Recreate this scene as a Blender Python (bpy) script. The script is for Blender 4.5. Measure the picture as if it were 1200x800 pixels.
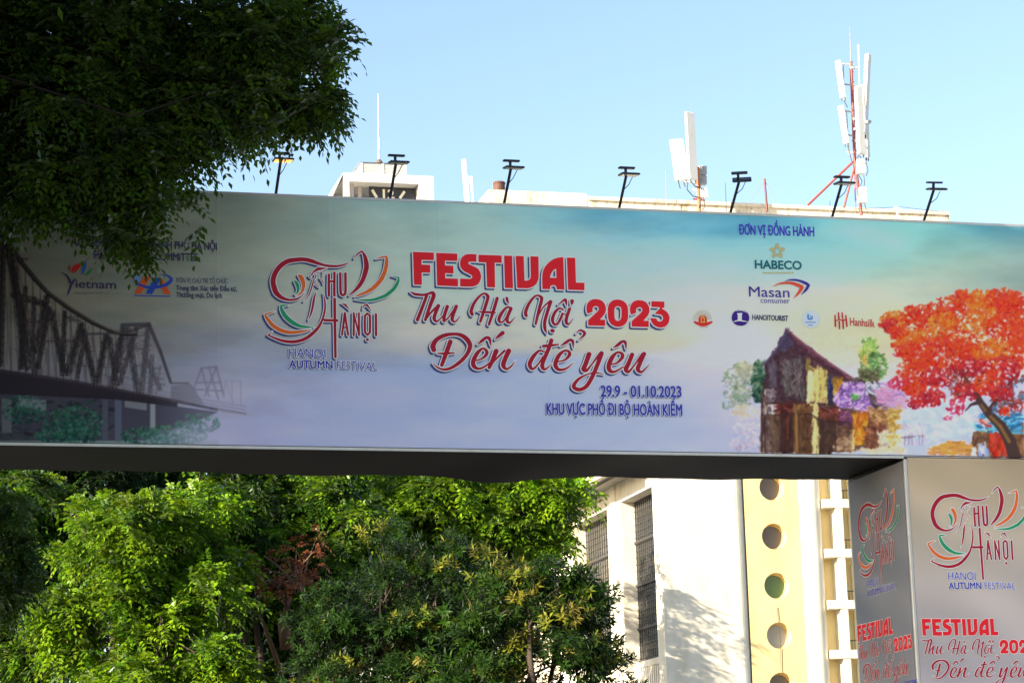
import bpy, math, random
import numpy as np
from mathutils import Vector, Matrix
rad = math.radians
scene = bpy.context.scene
for o in list(bpy.data.objects): bpy.data.objects.remove(o)

# ------------------------------------------------------------------ camera
PITCH, ROLL, FPX, EYE = 0.2111, -0.0282, 2800.0, 1.6
fw = np.array([0, math.cos(PITCH), math.sin(PITCH)])
up0 = np.array([0, -math.sin(PITCH), math.cos(PITCH)]); rt0 = np.array([1.0, 0, 0])
rt = math.cos(ROLL) * rt0 + math.sin(ROLL) * up0
up = -math.sin(ROLL) * rt0 + math.cos(ROLL) * up0
EYEP = np.array([0, 0, EYE])
cd = bpy.data.cameras.new('camera'); cam = bpy.data.objects.new('camera', cd)
scene.collection.objects.link(cam); scene.camera = cam
cd.sensor_fit = 'HORIZONTAL'; cd.sensor_width = 36.0; cd.lens = 36.0 * FPX / 1200.0
cd.clip_start = 0.1; cd.clip_end = 3000
cam.matrix_world = Matrix(((rt[0], up[0], -fw[0], 0), (rt[1], up[1], -fw[1], 0), (rt[2], up[2], -fw[2], EYE), (0, 0, 0, 1)))

# ------------------------------------------------------------------ daylight
SUN_EL, SUN_AZ = rad(20), math.atan2(-0.80, -0.60)      # late sun from the left, a little behind the camera
sdir = np.array([-0.80 * math.cos(SUN_EL), -0.60 * math.cos(SUN_EL), math.sin(SUN_EL)])
w = bpy.data.worlds.new('World'); scene.world = w; w.use_nodes = True
wt = w.node_tree; bg = wt.nodes['Background']
sky = wt.nodes.new('ShaderNodeTexSky'); sky.sky_type = 'NISHITA'; sky.sun_disc = False
sky.sun_elevation = SUN_EL; sky.sun_rotation = math.atan2(sdir[0], sdir[1])
sky.air_density = 1.0; sky.dust_density = 1.2; sky.ozone_density = 1.0; sky.altitude = 0
wt.links.new(sky.outputs[0], bg.inputs[0]); bg.inputs[1].default_value = 0.10
sd = bpy.data.lights.new('sun', 'SUN'); sd.energy = 5.0; sd.angle = rad(0.5); sd.color = (1.0, 0.87, 0.66)
so = bpy.data.objects.new('sun', sd); scene.collection.objects.link(so); so.location = (-40, -30, 60)
so.rotation_euler = Vector((-sdir[0], -sdir[1], -sdir[2])).to_track_quat('-Z', 'Y').to_euler()
scene.view_settings.view_transform = 'Standard'; scene.view_settings.look = 'None'
scene.view_settings.gamma = 1; scene.view_settings.use_curve_mapping = False
scene.view_settings.exposure = 1.62
scene.cycles.max_bounces = 8; scene.cycles.transparent_max_bounces = 4
scene.cycles.diffuse_bounces = 4; scene.cycles.glossy_bounces = 3; scene.cycles.transmission_bounces = 4

# ------------------------------------------------------------------ helpers
def lin(c):
    c = np.asarray(c, float) / 255.0
    return np.where(c <= 0.04045, c / 12.92, ((c + 0.055) / 1.055) ** 2.4)
MATS = {}
def mat(name, col, rough=0.6, metal=0.0, vary=0.0, scale=3.0, emit=None, estr=0.0, spec=0.4, bump=0.0):
    """principled material; vary mixes in a darker, dirtier tone with noise"""
    if name in MATS: return MATS[name]
    m = bpy.data.materials.new(name); m.use_nodes = True; nt = m.node_tree; b = nt.nodes['Principled BSDF']
    b.inputs['Base Color'].default_value = (*col, 1); b.inputs['Roughness'].default_value = rough
    b.inputs['Metallic'].default_value = metal; b.inputs['Specular IOR Level'].default_value = spec
    if emit is not None:
        b.inputs['Emission Color'].default_value = (*emit, 1); b.inputs['Emission Strength'].default_value = estr
    if vary or bump:
        tc = nt.nodes.new('ShaderNodeTexCoord'); no = nt.nodes.new('ShaderNodeTexNoise')
        mp = nt.nodes.new('ShaderNodeMapping'); mp.inputs['Scale'].default_value = (1, 1, 0.45)
        nt.links.new(tc.outputs['Object'], mp.inputs[0]); nt.links.new(mp.outputs[0], no.inputs['Vector'])
        no.inputs['Scale'].default_value = scale; no.inputs['Detail'].default_value = 8; no.inputs['Roughness'].default_value = 0.65
        if vary:
            rp = nt.nodes.new('ShaderNodeValToRGB'); rp.color_ramp.elements[0].position = 0.3; rp.color_ramp.elements[1].position = 0.62
            d = np.array(col) * (1 - vary); rp.color_ramp.elements[0].color = (d[0], d[1] * 0.97, d[2] * 0.9, 1)
            rp.color_ramp.elements[1].color = (*col, 1)
            nt.links.new(no.outputs['Fac'], rp.inputs[0]); nt.links.new(rp.outputs[0], b.inputs['Base Color'])
        if bump:
            bp = nt.nodes.new('ShaderNodeBump'); bp.inputs['Strength'].default_value = bump; bp.inputs['Distance'].default_value = 0.02
            nt.links.new(no.outputs['Fac'], bp.inputs['Height']); nt.links.new(bp.outputs[0], b.inputs['Normal'])
    MATS[name] = m; return m
def vcol_mat(name, rough=0.5, spec=0.3, seams=False):
    m = bpy.data.materials.new(name); m.use_nodes = True; nt = m.node_tree; b = nt.nodes['Principled BSDF']
    a = nt.nodes.new('ShaderNodeAttribute'); a.attribute_name = 'print'
    nt.links.new(a.outputs['Color'], b.inputs['Base Color'])
    b.inputs['Roughness'].default_value = rough; b.inputs['Specular IOR Level'].default_value = spec
    tc = nt.nodes.new('ShaderNodeTexCoord'); no = nt.nodes.new('ShaderNodeTexNoise'); no.inputs['Scale'].default_value = 1.6
    no.inputs['Detail'].default_value = 3; bp = nt.nodes.new('ShaderNodeBump'); bp.inputs['Strength'].default_value = 0.10
    bp.inputs['Distance'].default_value = 0.05
    nt.links.new(tc.outputs['Object'], no.inputs['Vector']); nt.links.new(no.outputs['Fac'], bp.inputs['Height'])
    nt.links.new(bp.outputs[0], b.inputs['Normal'])
    return m
def wloc(o):
    v = np.zeros(3)
    while o is not None:
        v += np.array(o.location); o = o.parent
    return v
class MB:
    """collects faces with material indices and links them as one mesh object"""
    def __init__(s): s.v = []; s.f = []; s.m = []; s.mats = []; s.n = 0
    def mi(s, m):
        if m not in s.mats: s.mats.append(m)
        return s.mats.index(m)
    def add(s, v, f, m):
        i = s.mi(m); s.v.extend([tuple(map(float, p)) for p in v])
        for q in f: s.f.append([k + s.n for k in q]); s.m.append(i)
        s.n += len(v)
    def box(s, c, ax, m, bev=0.0):
        """ax: three half axis vectors"""
        c = np.array(c, float); a, b, d = [np.array(x, float) for x in ax]
        if bev <= 0:
            v = [c + i * a + j * b + k * d for k in (-1, 1) for j in (-1, 1) for i in (-1, 1)]
            s.add(v, [(0, 2, 3, 1), (4, 5, 7, 6), (0, 1, 5, 4), (2, 6, 7, 3), (0, 4, 6, 2), (1, 3, 7, 5)], m); return
        ln = [np.linalg.norm(x) for x in (a, b, d)]; sh = [max(0.0, 1 - bev / l) for l in ln]
        ring = []
        for k, (sa, sb) in ((-1, (sh[0], sh[1])), (-sh[2], (1, 1)), (sh[2], (1, 1)), (1, (sh[0], sh[1]))):
            q = []
            for (x, y) in ((-1, -sh[1]), (-sh[0], -1), (sh[0], -1), (1, -sh[1]), (1, sh[1]), (sh[0], 1), (-sh[0], 1), (-1, sh[1])):
                q.append(c + x * sa * a + y * sb * b + k * d)
            ring.append(q)
        v = sum(ring, []); f = [tuple(range(7, -1, -1)), tuple(range(24, 32))]
        for r in range(3):
            for i in range(8): f.append((r * 8 + i, r * 8 + (i + 1) % 8, r * 8 + 8 + (i + 1) % 8, r * 8 + 8 + i))
        s.add(v, f, m)
    def tube(s, pts, rads, m, n=8, cap=True):
        pts = [np.array(p, float) for p in pts]
        if not hasattr(rads, '__len__'): rads = [rads] * len(pts)
        v = []; f = []
        for i, p in enumerate(pts):
            t = pts[min(i + 1, len(pts) - 1)] - pts[max(i - 1, 0)]; t = t / (np.linalg.norm(t) + 1e-9)
            h = np.array([0, 0, 1.0]) if abs(t[2]) < 0.9 else np.array([1.0, 0, 0])
            a = np.cross(t, h); a /= np.linalg.norm(a); b = np.cross(t, a)
            for k in range(n):
                g = 2 * math.pi * k / n; v.append(p + rads[i] * (math.cos(g) * a + math.sin(g) * b))
        for i in range(len(pts) - 1):
            for k in range(n): f.append((i * n + k, i * n + (k + 1) % n, (i + 1) * n + (k + 1) % n, (i + 1) * n + k))
        if cap: f.append(tuple(range(n - 1, -1, -1))); f.append(tuple(range((len(pts) - 1) * n, len(pts) * n)))
        s.add(v, f, m)
    def build(s, name, parent=None, smooth=False):
        me = bpy.data.meshes.new(name); b = wloc(parent) if parent else np.zeros(3)
        me.from_pydata([tuple(np.array(p) - b) for p in s.v], [], s.f)
        for m in s.mats: me.materials.append(m)
        me.polygons.foreach_set('material_index', s.m)
        if smooth: me.polygons.foreach_set('use_smooth', [True] * len(s.f))
        me.update(); o = bpy.data.objects.new(name, me); scene.collection.objects.link(o)
        if parent: o.parent = parent
        return o
def quads_obj(name, V, Q, m, parent=None, col=None, attr='print'):
    """fast mesh from numpy arrays of verts and quads; col is one colour per vertex"""
    b = wloc(parent) if parent else np.zeros(3); V = (V - b).astype(np.float32); nq = len(Q); k = Q.shape[1]
    me = bpy.data.meshes.new(name); me.vertices.add(len(V)); me.vertices.foreach_set('co', V.ravel())
    me.loops.add(nq * k); me.loops.foreach_set('vertex_index', Q.astype(np.int32).ravel())
    me.polygons.add(nq); me.polygons.foreach_set('loop_start', np.arange(0, nq * k, k, dtype=np.int32))
    me.update(calc_edges=True); me.materials.append(m)
    if col is not None:
        a = me.color_attributes.new(attr, 'FLOAT_COLOR', 'POINT')
        c4 = np.ones((len(V), 4), np.float32); c4[:, :3] = col; a.data.foreach_set('color', c4.ravel())
    o = bpy.data.objects.new(name, me); scene.collection.objects.link(o)
    if parent: o.parent = parent
    return o
def thing(name, label, cat, loc=(0, 0, 0), group=None):
    o = bpy.data.objects.new(name, None); scene.collection.objects.link(o); o.location = tuple(map(float, loc))
    o['label'] = label; o['category'] = cat
    if group: o['group'] = group
    return o
def tag(o, label, cat, group=None):
    o['label'] = label; o['category'] = cat
    if group: o['group'] = group
    return o
def ray(px, py):
    d = FPX * fw + (px - 600.0) * rt - (py - 400.0) * up
    return d
def at(px, py, Y):
    """point of the place that stands Y metres ahead on the sight line of a photo pixel"""
    d = ray(px, py); return EYEP + d * (Y / d[1])
def unit(v): v = np.array(v, float); return v / np.linalg.norm(v)
Z3 = np.array([0, 0, 1.0])
YAW = 0.2559
T = np.array([math.cos(YAW), math.sin(YAW), 0]); N = np.array([-math.sin(YAW), math.cos(YAW), 0])

# ------------------------------------------------------------------ ground
asphalt = mat('asphalt', (0.055, 0.055, 0.058), 0.85, vary=0.35, scale=1.5)
paving = mat('paving', (0.20, 0.195, 0.19), 0.8, vary=0.3, scale=2.0)
m = MB(); m.add([(-900, -300, 0), (900, -300, 0), (900, 1500, 0), (-900, 1500, 0)], [(0, 1, 2, 3)], mat('plaza_paving', (0.17, 0.165, 0.16), 0.9, vary=0.3, scale=0.2))
o = m.build('ground'); o['kind'] = 'structure'
m = MB()
def strip(mb, u0, u1, n0, n1, z0, z1, mt):
    c = np.array([0, 32, 0]) + T * (u0 + u1) / 2 + N * (n0 + n1) / 2 + Z3 * (z0 + z1) / 2
    mb.box(c, (T * (u1 - u0) / 2, N * (n1 - n0) / 2, Z3 * (z1 - z0) / 2), mt)
m.add([np.array([0, 32, 0.004]) + T * a + N * b for a, b in ((-7.8, -60), (5.4, -60), (5.4, 110), (-7.8, 110))], [(0, 1, 2, 3)], asphalt)
o = m.build('road'); o['kind'] = 'structure'
m = MB()
for k in range(40):
    n0 = -58 + k * 4
    m.add([np.array([0, 32, 0.008]) + T * a + N * b for a, b in ((-1.28, n0), (-1.13, n0), (-1.13, n0 + 2), (-1.28, n0 + 2))], [(0, 1, 2, 3)], mat('road_paint', (0.75, 0.75, 0.72), 0.6))
o = m.build('road_markings'); o['kind'] = 'structure'
for a, b in ((-16, -7.8), (5.4, 17)):
    m = MB(); strip(m, a, b, -60, 62, -0.05, 0.13, paving); o = m.build('pavement'); o['kind'] = 'structure'

# ------------------------------------------------------------------ the festival gate: a printed box beam on two pillars
O0 = np.array([0, 32.0, 0])
ZT, ZB, DEP, UP0, UP1, UL = 10.379, 6.9409, 2.10, 5.6774, 8.05, -9.6
def plane_uz(px, py):
    """photo pixel -> metres along / up the gate's front sheet"""
    d = ray(px, py); q = EYEP - O0; s = -(q @ N) / (d @ N); p = q + d * s
    return p @ T, p[2]
def P(u, z, off=0.0): return O0 + T * u - N * off + Z3 * z
gate = thing('festival_gate', 'printed festival banner gate spanning the street on box pillars', 'gate', O0 + T * UP0)
# forward map u,z -> pixel for the print raster
def uz_px(u, z):
    d = (O0 - EYEP) + T * u + Z3 * z; w_ = d @ fw
    return 600 + FPX * (d @ rt) / w_, 400 - FPX * (d @ up) / w_
rng = np.random.default_rng(7)

# ---- the print, painted procedurally as vertex colours on a fine sheet (pixels of the photo are used as the artwork's grid)
X0, Y0, CW, CH = -12, 218, 1226, 330
yy, xx = np.mgrid[0:CH, 0:CW].astype(np.float32); xx += X0; yy += Y0
def smooth_noise(sx, sy, seed, oct=4):
    r = np.random.default_rng(seed); out = np.zeros((CH, CW), np.float32); amp = 1.0; tot = 0
    for k in range(oct):
        gx, gy = int(CW / sx) + 3, int(CH / sy) + 3; g = r.random((gy, gx)).astype(np.float32)
        fx, fy = (xx - X0) / sx, (yy - Y0) / sy; ix, iy = fx.astype(int), fy.astype(int); a = fx - ix; b = fy - iy
        a = a * a * (3 - 2 * a); b = b * b * (3 - 2 * b)
        out += amp * ((g[iy, ix] * (1 - a) + g[iy, ix + 1] * a) * (1 - b) + (g[iy + 1, ix] * (1 - a) + g[iy + 1, ix + 1] * a) * b)
        tot += amp; amp *= 0.55; sx = max(sx / 2, 1.5); sy = max(sy / 2, 1.5)
    return out / tot - 0.5
# painted sky: rows of (y, [(x, r, g, b) ...])
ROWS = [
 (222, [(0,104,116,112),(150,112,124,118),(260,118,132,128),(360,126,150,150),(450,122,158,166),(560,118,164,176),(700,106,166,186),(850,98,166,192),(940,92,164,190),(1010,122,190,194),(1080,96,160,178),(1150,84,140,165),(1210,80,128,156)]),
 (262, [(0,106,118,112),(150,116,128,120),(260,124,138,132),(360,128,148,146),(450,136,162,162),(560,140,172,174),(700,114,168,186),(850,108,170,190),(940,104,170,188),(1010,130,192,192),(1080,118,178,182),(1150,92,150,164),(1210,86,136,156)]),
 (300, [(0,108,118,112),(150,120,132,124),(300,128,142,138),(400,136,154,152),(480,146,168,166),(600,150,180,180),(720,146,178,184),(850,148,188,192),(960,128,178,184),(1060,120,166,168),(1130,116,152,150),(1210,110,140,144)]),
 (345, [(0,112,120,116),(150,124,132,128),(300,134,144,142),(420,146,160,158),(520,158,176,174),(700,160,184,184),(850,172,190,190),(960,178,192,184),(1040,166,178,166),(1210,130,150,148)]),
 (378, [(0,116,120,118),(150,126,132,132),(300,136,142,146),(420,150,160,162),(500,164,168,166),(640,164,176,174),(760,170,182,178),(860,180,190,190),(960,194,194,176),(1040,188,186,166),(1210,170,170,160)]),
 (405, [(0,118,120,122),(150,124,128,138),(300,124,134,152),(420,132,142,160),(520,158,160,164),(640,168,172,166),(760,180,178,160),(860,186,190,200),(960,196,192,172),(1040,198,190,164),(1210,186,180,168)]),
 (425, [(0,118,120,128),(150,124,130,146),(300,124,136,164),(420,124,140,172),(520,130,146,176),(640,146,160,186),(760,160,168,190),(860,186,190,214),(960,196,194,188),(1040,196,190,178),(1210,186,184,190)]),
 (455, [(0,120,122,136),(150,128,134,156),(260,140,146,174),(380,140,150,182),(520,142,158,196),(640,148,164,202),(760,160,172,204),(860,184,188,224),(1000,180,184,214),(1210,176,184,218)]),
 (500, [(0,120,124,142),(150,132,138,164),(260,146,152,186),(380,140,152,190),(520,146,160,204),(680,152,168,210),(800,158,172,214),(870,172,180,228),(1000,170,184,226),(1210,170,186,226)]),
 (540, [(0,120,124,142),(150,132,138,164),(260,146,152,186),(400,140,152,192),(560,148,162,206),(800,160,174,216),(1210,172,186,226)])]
rowc = []
xs1 = np.arange(CW) + X0
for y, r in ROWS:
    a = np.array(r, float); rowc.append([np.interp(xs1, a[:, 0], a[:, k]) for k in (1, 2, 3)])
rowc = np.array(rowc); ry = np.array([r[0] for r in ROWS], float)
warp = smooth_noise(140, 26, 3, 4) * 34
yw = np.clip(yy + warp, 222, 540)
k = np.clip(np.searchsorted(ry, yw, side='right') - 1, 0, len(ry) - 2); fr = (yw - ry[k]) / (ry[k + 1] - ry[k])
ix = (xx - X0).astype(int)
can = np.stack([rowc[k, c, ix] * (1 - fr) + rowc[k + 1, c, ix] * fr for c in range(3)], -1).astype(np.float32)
nz = smooth_noise(74, 22, 5, 5); nz2 = smooth_noise(46, 12, 11, 5)
gm = can.mean(-1, keepdims=True); can = gm + (can - gm) * 1.12
can *= np.interp(xx, [0, 150, 260, 340], [.80, .86, .95, 1.0]).astype(np.float32)[..., None]  # tree shade over the left end, put into the print's colour
can += nz[..., None] * np.array([30, 24, 16]) + nz2[..., None] * np.array([8, 14, 20])
def blend(sl, a, col):
    ys, xs_ = sl; c = can[ys, xs_]; can[ys, xs_] = c * (1 - a[..., None]) + np.asarray(col, np.float32) * a[..., None]
def win(x0, x1, y0, y1):
    return (slice(max(0, int(y0 - Y0)), min(CH, int(y1 - Y0) + 2)), slice(max(0, int(x0 - X0)), min(CW, int(x1 - X0) + 2)))
def line(pts, wd, col, alpha=1.0, soft=0.6):
    """anti-aliased brush line with a width per point"""
    if not hasattr(wd, '__len__'): wd = [wd] * len(pts)
    for (a, b, w0, w1) in zip(pts[:-1], pts[1:], wd[:-1], wd[1:]):
        r = max(w0, w1) / 2 + 2; sl = win(min(a[0], b[0]) - r, max(a[0], b[0]) + r, min(a[1], b[1]) - r, max(a[1], b[1]) + r)
        X, Y = xx[sl], yy[sl]
        if X.size == 0: continue
        dx, dy = b[0] - a[0], b[1] - a[1]; t = np.clip(((X - a[0]) * dx + (Y - a[1]) * dy) / (dx * dx + dy * dy + 1e-6), 0, 1)
        d = np.hypot(X - a[0] - t * dx, Y - a[1] - t * dy) - (w0 + (w1 - w0) * t) / 2
        blend(sl, np.clip(0.5 - d / (2 * soft), 0, 1) * alpha, col)
def inpoly(pts, X, Y):
    ins = np.zeros(X.shape, bool); n = len(pts)
    for i in range(n):
        (x0, y0), (x1, y1) = pts[i], pts[(i + 1) % n]
        if y0 == y1: continue
        c = ((y0 > Y) != (y1 > Y)) & (X < (x1 - x0) * (Y - y0) / (y1 - y0) + x0); ins ^= c
    return ins
def fillp(pts, col, alpha=1.0):
    p = np.array(pts, float); sl = win(p[:, 0].min() - 1, p[:, 0].max() + 1, p[:, 1].min() - 1, p[:, 1].max() + 1)
    X, Y = xx[sl], yy[sl]; a = np.zeros(X.shape, np.float32)
    for ox, oy in ((-.25, -.25), (.25, -.25), (-.25, .25), (.25, .25)): a += inpoly(pts, X + ox, Y + oy) * 0.25
    blend(sl, a * alpha, col)
FINE = [1.0]
def dabs(pts, n, pal, ln, wd, ang, spread=0.5, jit=14, alpha=0.85):
    """n brush dabs inside a polygon"""
    p = np.array(pts, float); c = 0; n = int(n * FINE[0] ** -1.6); ln = ln * FINE[0]; wd = wd * FINE[0]
    while c < n:
        x = rng.uniform(p[:, 0].min(), p[:, 0].max()); y = rng.uniform(p[:, 1].min(), p[:, 1].max())
        if not inpoly(pts, np.array([x]), np.array([y]))[0]: continue
        c += 1; g = ang + rng.normal(0, spread); l = ln * rng.uniform(.5, 1.4) / 2
        q = np.array(pal[rng.integers(len(pal))]) + rng.normal(0, jit) + rng.normal(0, jit * .4, 3)
        line([(x - l * math.cos(g), y - l * math.sin(g)), (x + l * math.cos(g), y + l * math.sin(g))], wd * rng.uniform(.6, 1.3), np.clip(q, 0, 255), alpha * rng.uniform(.7, 1))
def fluff(x, y, a, b, n, pal, ln, wd, jit=10, alpha=.92):
    for _ in range(n):
        gx, gy = rng.normal(size=2); gr = max(1.0, math.hypot(gx, gy) / 1.75); px, py = x + a * .54 * gx / gr, y + b * .54 * gy / gr; g = rng.uniform(0, 6.28); l = ln * rng.uniform(.5, 1.4) / 2
        q = np.array(pal[rng.integers(len(pal))]) + rng.normal(0, jit) + rng.normal(0, jit * .4, 3) + np.array([10, 12, 4]) * (-(py - y) / b)
        line([(px - l * math.cos(g), py - l * math.sin(g)), (px + l * math.cos(g), py + l * math.sin(g))], wd * rng.uniform(.5, 1.3), np.clip(q, 0, 255), alpha * rng.uniform(.75, 1))
def ell(x, y, a, b, n=14): return [(x + a * math.cos(t), y + b * math.sin(t)) for t in np.linspace(0, 2 * math.pi, n, endpoint=False)]

# ---- steel truss bridge over a river bank (left of the print)
def br(x, y): return (x / 2.5, 240 + y / 2.5)
fillp([br(-30, 548), br(340, 556), br(520, 590), br(640, 606), br(560, 640), br(420, 690), br(-30, 694)], (36, 37, 52), .80)
dabs([br(-20, 560), br(330, 575), br(330, 690), br(-20, 690)], 260, [(26, 26, 38), (38, 44, 54), (54, 60, 70), (30, 50, 50)], 7, 3, 0, .5, 8, .6)
fillp([br(-30, 690), br(640, 690), br(640, 712), br(-30, 712)], (92, 118, 118), .8)
for (x0, x1, y1, c) in ((5, 34, 668, (84, 88, 98)), (300, 316, 690, (64, 70, 90)), (336, 356, 694, (72, 82, 106)), (440, 455, 655, (126, 138, 150))): fillp([br(x0, 566), br(x1, 570), br(x1, y1), br(x0, y1)], c, .8)
for (x0, x1) in ((55, 135), (365, 430)): fillp([br(x0, 566), br(x1, 572), br(x1, 602), br(x0, 592)], (128, 138, 150), .55)
def teal(cx, cy, a, b, n):
    fluff(*br(cx, cy), a * 1.1 / 2.5, b * 1.1 / 2.5, n * 2, [(26, 72, 62), (38, 90, 76), (54, 108, 88), (20, 52, 50)], 2.6, 2.0, 8, .75)
teal(215, 640, 80, 44, 240); teal(200, 675, 90, 25, 120); teal(480, 676, 120, 26, 240); teal(580, 640, 60, 26, 70); teal(70, 600, 60, 40, 90)
steel = (22, 20, 25); steel2 = (42, 39, 46)
def mist(x, c): f = min(1, max(0, (x - 300) / 480.0)); return tuple(np.array(c) * (1 - f) + np.array((150, 154, 184)) * f)
MEM = [(15,100,105,495,14),(30,130,78,480,17),(75,240,60,480,9),(100,270,95,430,8),(138,268,105,430,14),(150,310,187,490,13),(145,300,110,480,9),(190,312,182,500,9),(240,350,197,495,17),(245,370,277,520,12),(250,380,225,510,8),
 (312,380,285,520,13),(320,388,342,530,11),(352,390,325,540,10),(35,262,135,292,13),(95,400,250,398,5),(60,330,140,350,5),(0,150,80,160,7),(8,110,0,470,15),(200,330,235,340,5),
 (361,352,345,490,11),(374,362,402,545,13),(400,360,350,525,9),(435,350,413,560,11),(420,430,470,542,8),(445,440,440,552,8),(470,472,458,552,6),(380,420,440,425,5),(360,395,425,380,5),(390,470,470,480,5),(340,470,380,400,6)]
for x0, y0, x1, y1, wd in MEM:
    c = mist((x0 + x1) / 2, steel if wd > 8 else steel2)
    line([br(x0, y0), br(x1, y1)], wd / 2.5 * .8, c, .92)
    line([br(x0 + 2, y0), br(x1 + 2, y1)], wd / 2.5 * .25, tuple(np.array(c) + 34), .6)
for x0, y0, x1, y1, wd in MEM[:28]:                           # the truss on the far side of the deck
    line([br(x0 + 20, y0 + 8), br(x1 + 20, y1 - 6)], wd / 2.5 * .4, mist((x0 + x1) / 2 + 60, (84, 76, 76)), .7)
for x0, y0, x1, y1, wd in MEM:                                 # laced members: two edges and zigzag bars
    if wd < 8: continue
    L_ = math.hypot(x1 - x0, y1 - y0); nx_, ny_ = (y1 - y0) / L_, -(x1 - x0) / L_; n_ = int(L_ / 12); h_ = wd * .62; c = mist((x0 + x1) / 2, steel)
    for sg in (-1, 1): line([br(x0 + nx_ * h_ * sg, y0 + ny_ * h_ * sg), br(x1 + nx_ * h_ * sg, y1 + ny_ * h_ * sg)], 1.0, c, .9)
    for k in range(n_): a_, b_ = k / n_, (k + 1) / n_; sg = 1 if k % 2 else -1; line([br(x0 + (x1 - x0) * a_ + nx_ * h_ * sg, y0 + (y1 - y0) * a_ + ny_ * h_ * sg), br(x0 + (x1 - x0) * b_ - nx_ * h_ * sg, y0 + (y1 - y0) * b_ - ny_ * h_ * sg)], .8, c, .8)
for x in range(8, 350, 22):                                    # hangers and counter braces
    yt = np.interp(x, [15, 60, 100, 140, 200, 270, 320, 357], [98, 165, 215, 258, 302, 345, 368, 380]); yb = 486 + x * .16
    line([br(x, yt), br(x + 3, yb)], 1.1, mist(x, steel2), .75); line([br(x, yt + 30), br(x + 24, yb)], .9, mist(x, steel2), .6)
for a in range(110):                                           # lattice between the members
    i = rng.integers(0, len(MEM)); x0, y0, x1, y1, wd = MEM[i]; t = rng.uniform(.1, .9); x = x0 + (x1 - x0) * t; y = y0 + (y1 - y0) * t
    line([br(x - 18, y + rng.uniform(-12, 12)), br(x + 18, y + rng.uniform(-12, 12))], .7, mist(x, steel2), .7)
top = [(-10, 78), (15, 98), (60, 165), (100, 215), (140, 258), (200, 302), (270, 345), (320, 368), (357, 380), (400, 380)]
line([br(*p) for p in top], [6, 6, 5.5, 5.5, 5, 5, 4.6, 4, 3.4, 2.6], steel, .95); line([br(x, y - 3) for x, y in top], 1.4, (84, 78, 78), .6)
line([br(358, 352), br(436, 350), br(470, 430), br(500, 520)], [4.5, 4.6, 4, 3.4], mist(430, steel), .95)
line([br(250, 378), br(360, 376), br(435, 352)], 3, mist(340, steel2), .8)
deck = [(-30, 484), (100, 502), (220, 520), (340, 542), (430, 560), (520, 575), (620, 596), (720, 612)]
fillp([br(x, y) for x, y in deck[:6]] + [br(520, 592), br(340, 570), br(-30, 552)], (30, 27, 36), .96)
line([br(*p) for p in deck], [6, 6, 5.5, 5, 4.5, 4, 3, 2], (36, 33, 42), .9)
for dy in (-12, -22): line([br(x, y + dy) for x, y in deck[1:]], .9, (88, 86, 96), .6)
for x in range(100, 560, 9): y = np.interp(x, [p[0] for p in deck], [p[1] for p in deck]); line([br(x, y - 24), br(x, y)], .7, mist(x, (96, 90, 98)), .6)
fillp([br(500, 530), br(560, 524), br(600, 585), br(500, 575)], mist(480, steel), .5); line([br(500, 522), br(552, 522)], 2, mist(480, steel), .9)
for x0, y0, x1, y1 in ((560,560,590,478),(590,478,634,474),(634,474,656,560),(590,478,612,560),(634,474,600,560),(612,476,640,570),(575,520,648,520),(656,560,660,515),(660,515,705,516),(705,516,706,590),(680,515,680,590),(660,515,684,580),(570,540,652,545)):
    line([br(x0, y0), br(x1, y1)], 2.1 if x0 < 656 else 1.4, (98, 98, 122) if x0 < 656 else (122, 124, 152), .85)
line([br(640, 600), br(740, 616)], 2.4, (132, 134, 160), .7)
mx = np.clip((xx - 175) / 120.0, 0, 1) * np.clip((300 - xx) / 60.0, 0, 1) * np.clip((yy - 420) / 50.0, 0, 1)
blend((slice(0, CH), slice(0, CW)), mx * .62, (150, 156, 190))
mb_ = np.clip((yy - 494 - nz2 * 24) / 14.0, 0, 1) * np.clip((xx - 150) / 90.0, 0, 1) * np.clip((310 - xx) / 60.0, 0, 1); blend((slice(0, CH), slice(0, CW)), mb_ * .6, (146, 154, 190))

# ---- painted old house, market street and flame red tree (right of the print)
def hs(x, y): return (840 + x / 5.159, 380 + y / 5.159)
gl = np.exp(-(((xx - 868) / 42) ** 2 + ((yy - 405) / 26) ** 2)); blend((slice(0, CH), slice(0, CW)), gl * .5, (206, 210, 236))
FINE[0] = .68
def pol(*a): return [hs(a[i], a[i + 1]) for i in range(0, len(a), 2)]
def hfl(cx, cy, a_, b_, n, pal, al=.7): fluff(*hs(cx, cy), a_ / 5.159, b_ / 5.159, n, pal, 4.0, 2.2, 10, al)
hfl(150, 360, 120, 130, 420, [(140, 154, 140), (110, 130, 118), (168, 170, 150), (84, 116, 100), (158, 162, 170)], .5); hfl(120, 460, 90, 90, 160, [(120, 140, 124), (150, 160, 150), (96, 124, 110)], .45)
hfl(255, 340, 46, 130, 260, [(46, 92, 74), (60, 108, 84), (92, 122, 100), (30, 64, 58)], .8); hfl(160, 270, 60, 50, 110, [(170, 172, 150), (140, 150, 130)], .55)
hfl(170, 525, 80, 44, 80, [(206, 186, 150), (180, 176, 186), (196, 180, 160)], .55); hfl(190, 635, 90, 40, 80, [(206, 210, 232), (186, 186, 212), (150, 146, 168)], .55); hfl(180, 725, 100, 46, 110, [(158, 154, 176), (176, 174, 206), (132, 126, 142)], .5)
fillp(pol(418, 22, 440, 45, 560, 150, 690, 245, 812, 320, 800, 345, 960, 500, 960, 770, 262, 770, 268, 440, 288, 236, 350, 170, 400, 80), (76, 50, 56), .95)
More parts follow.
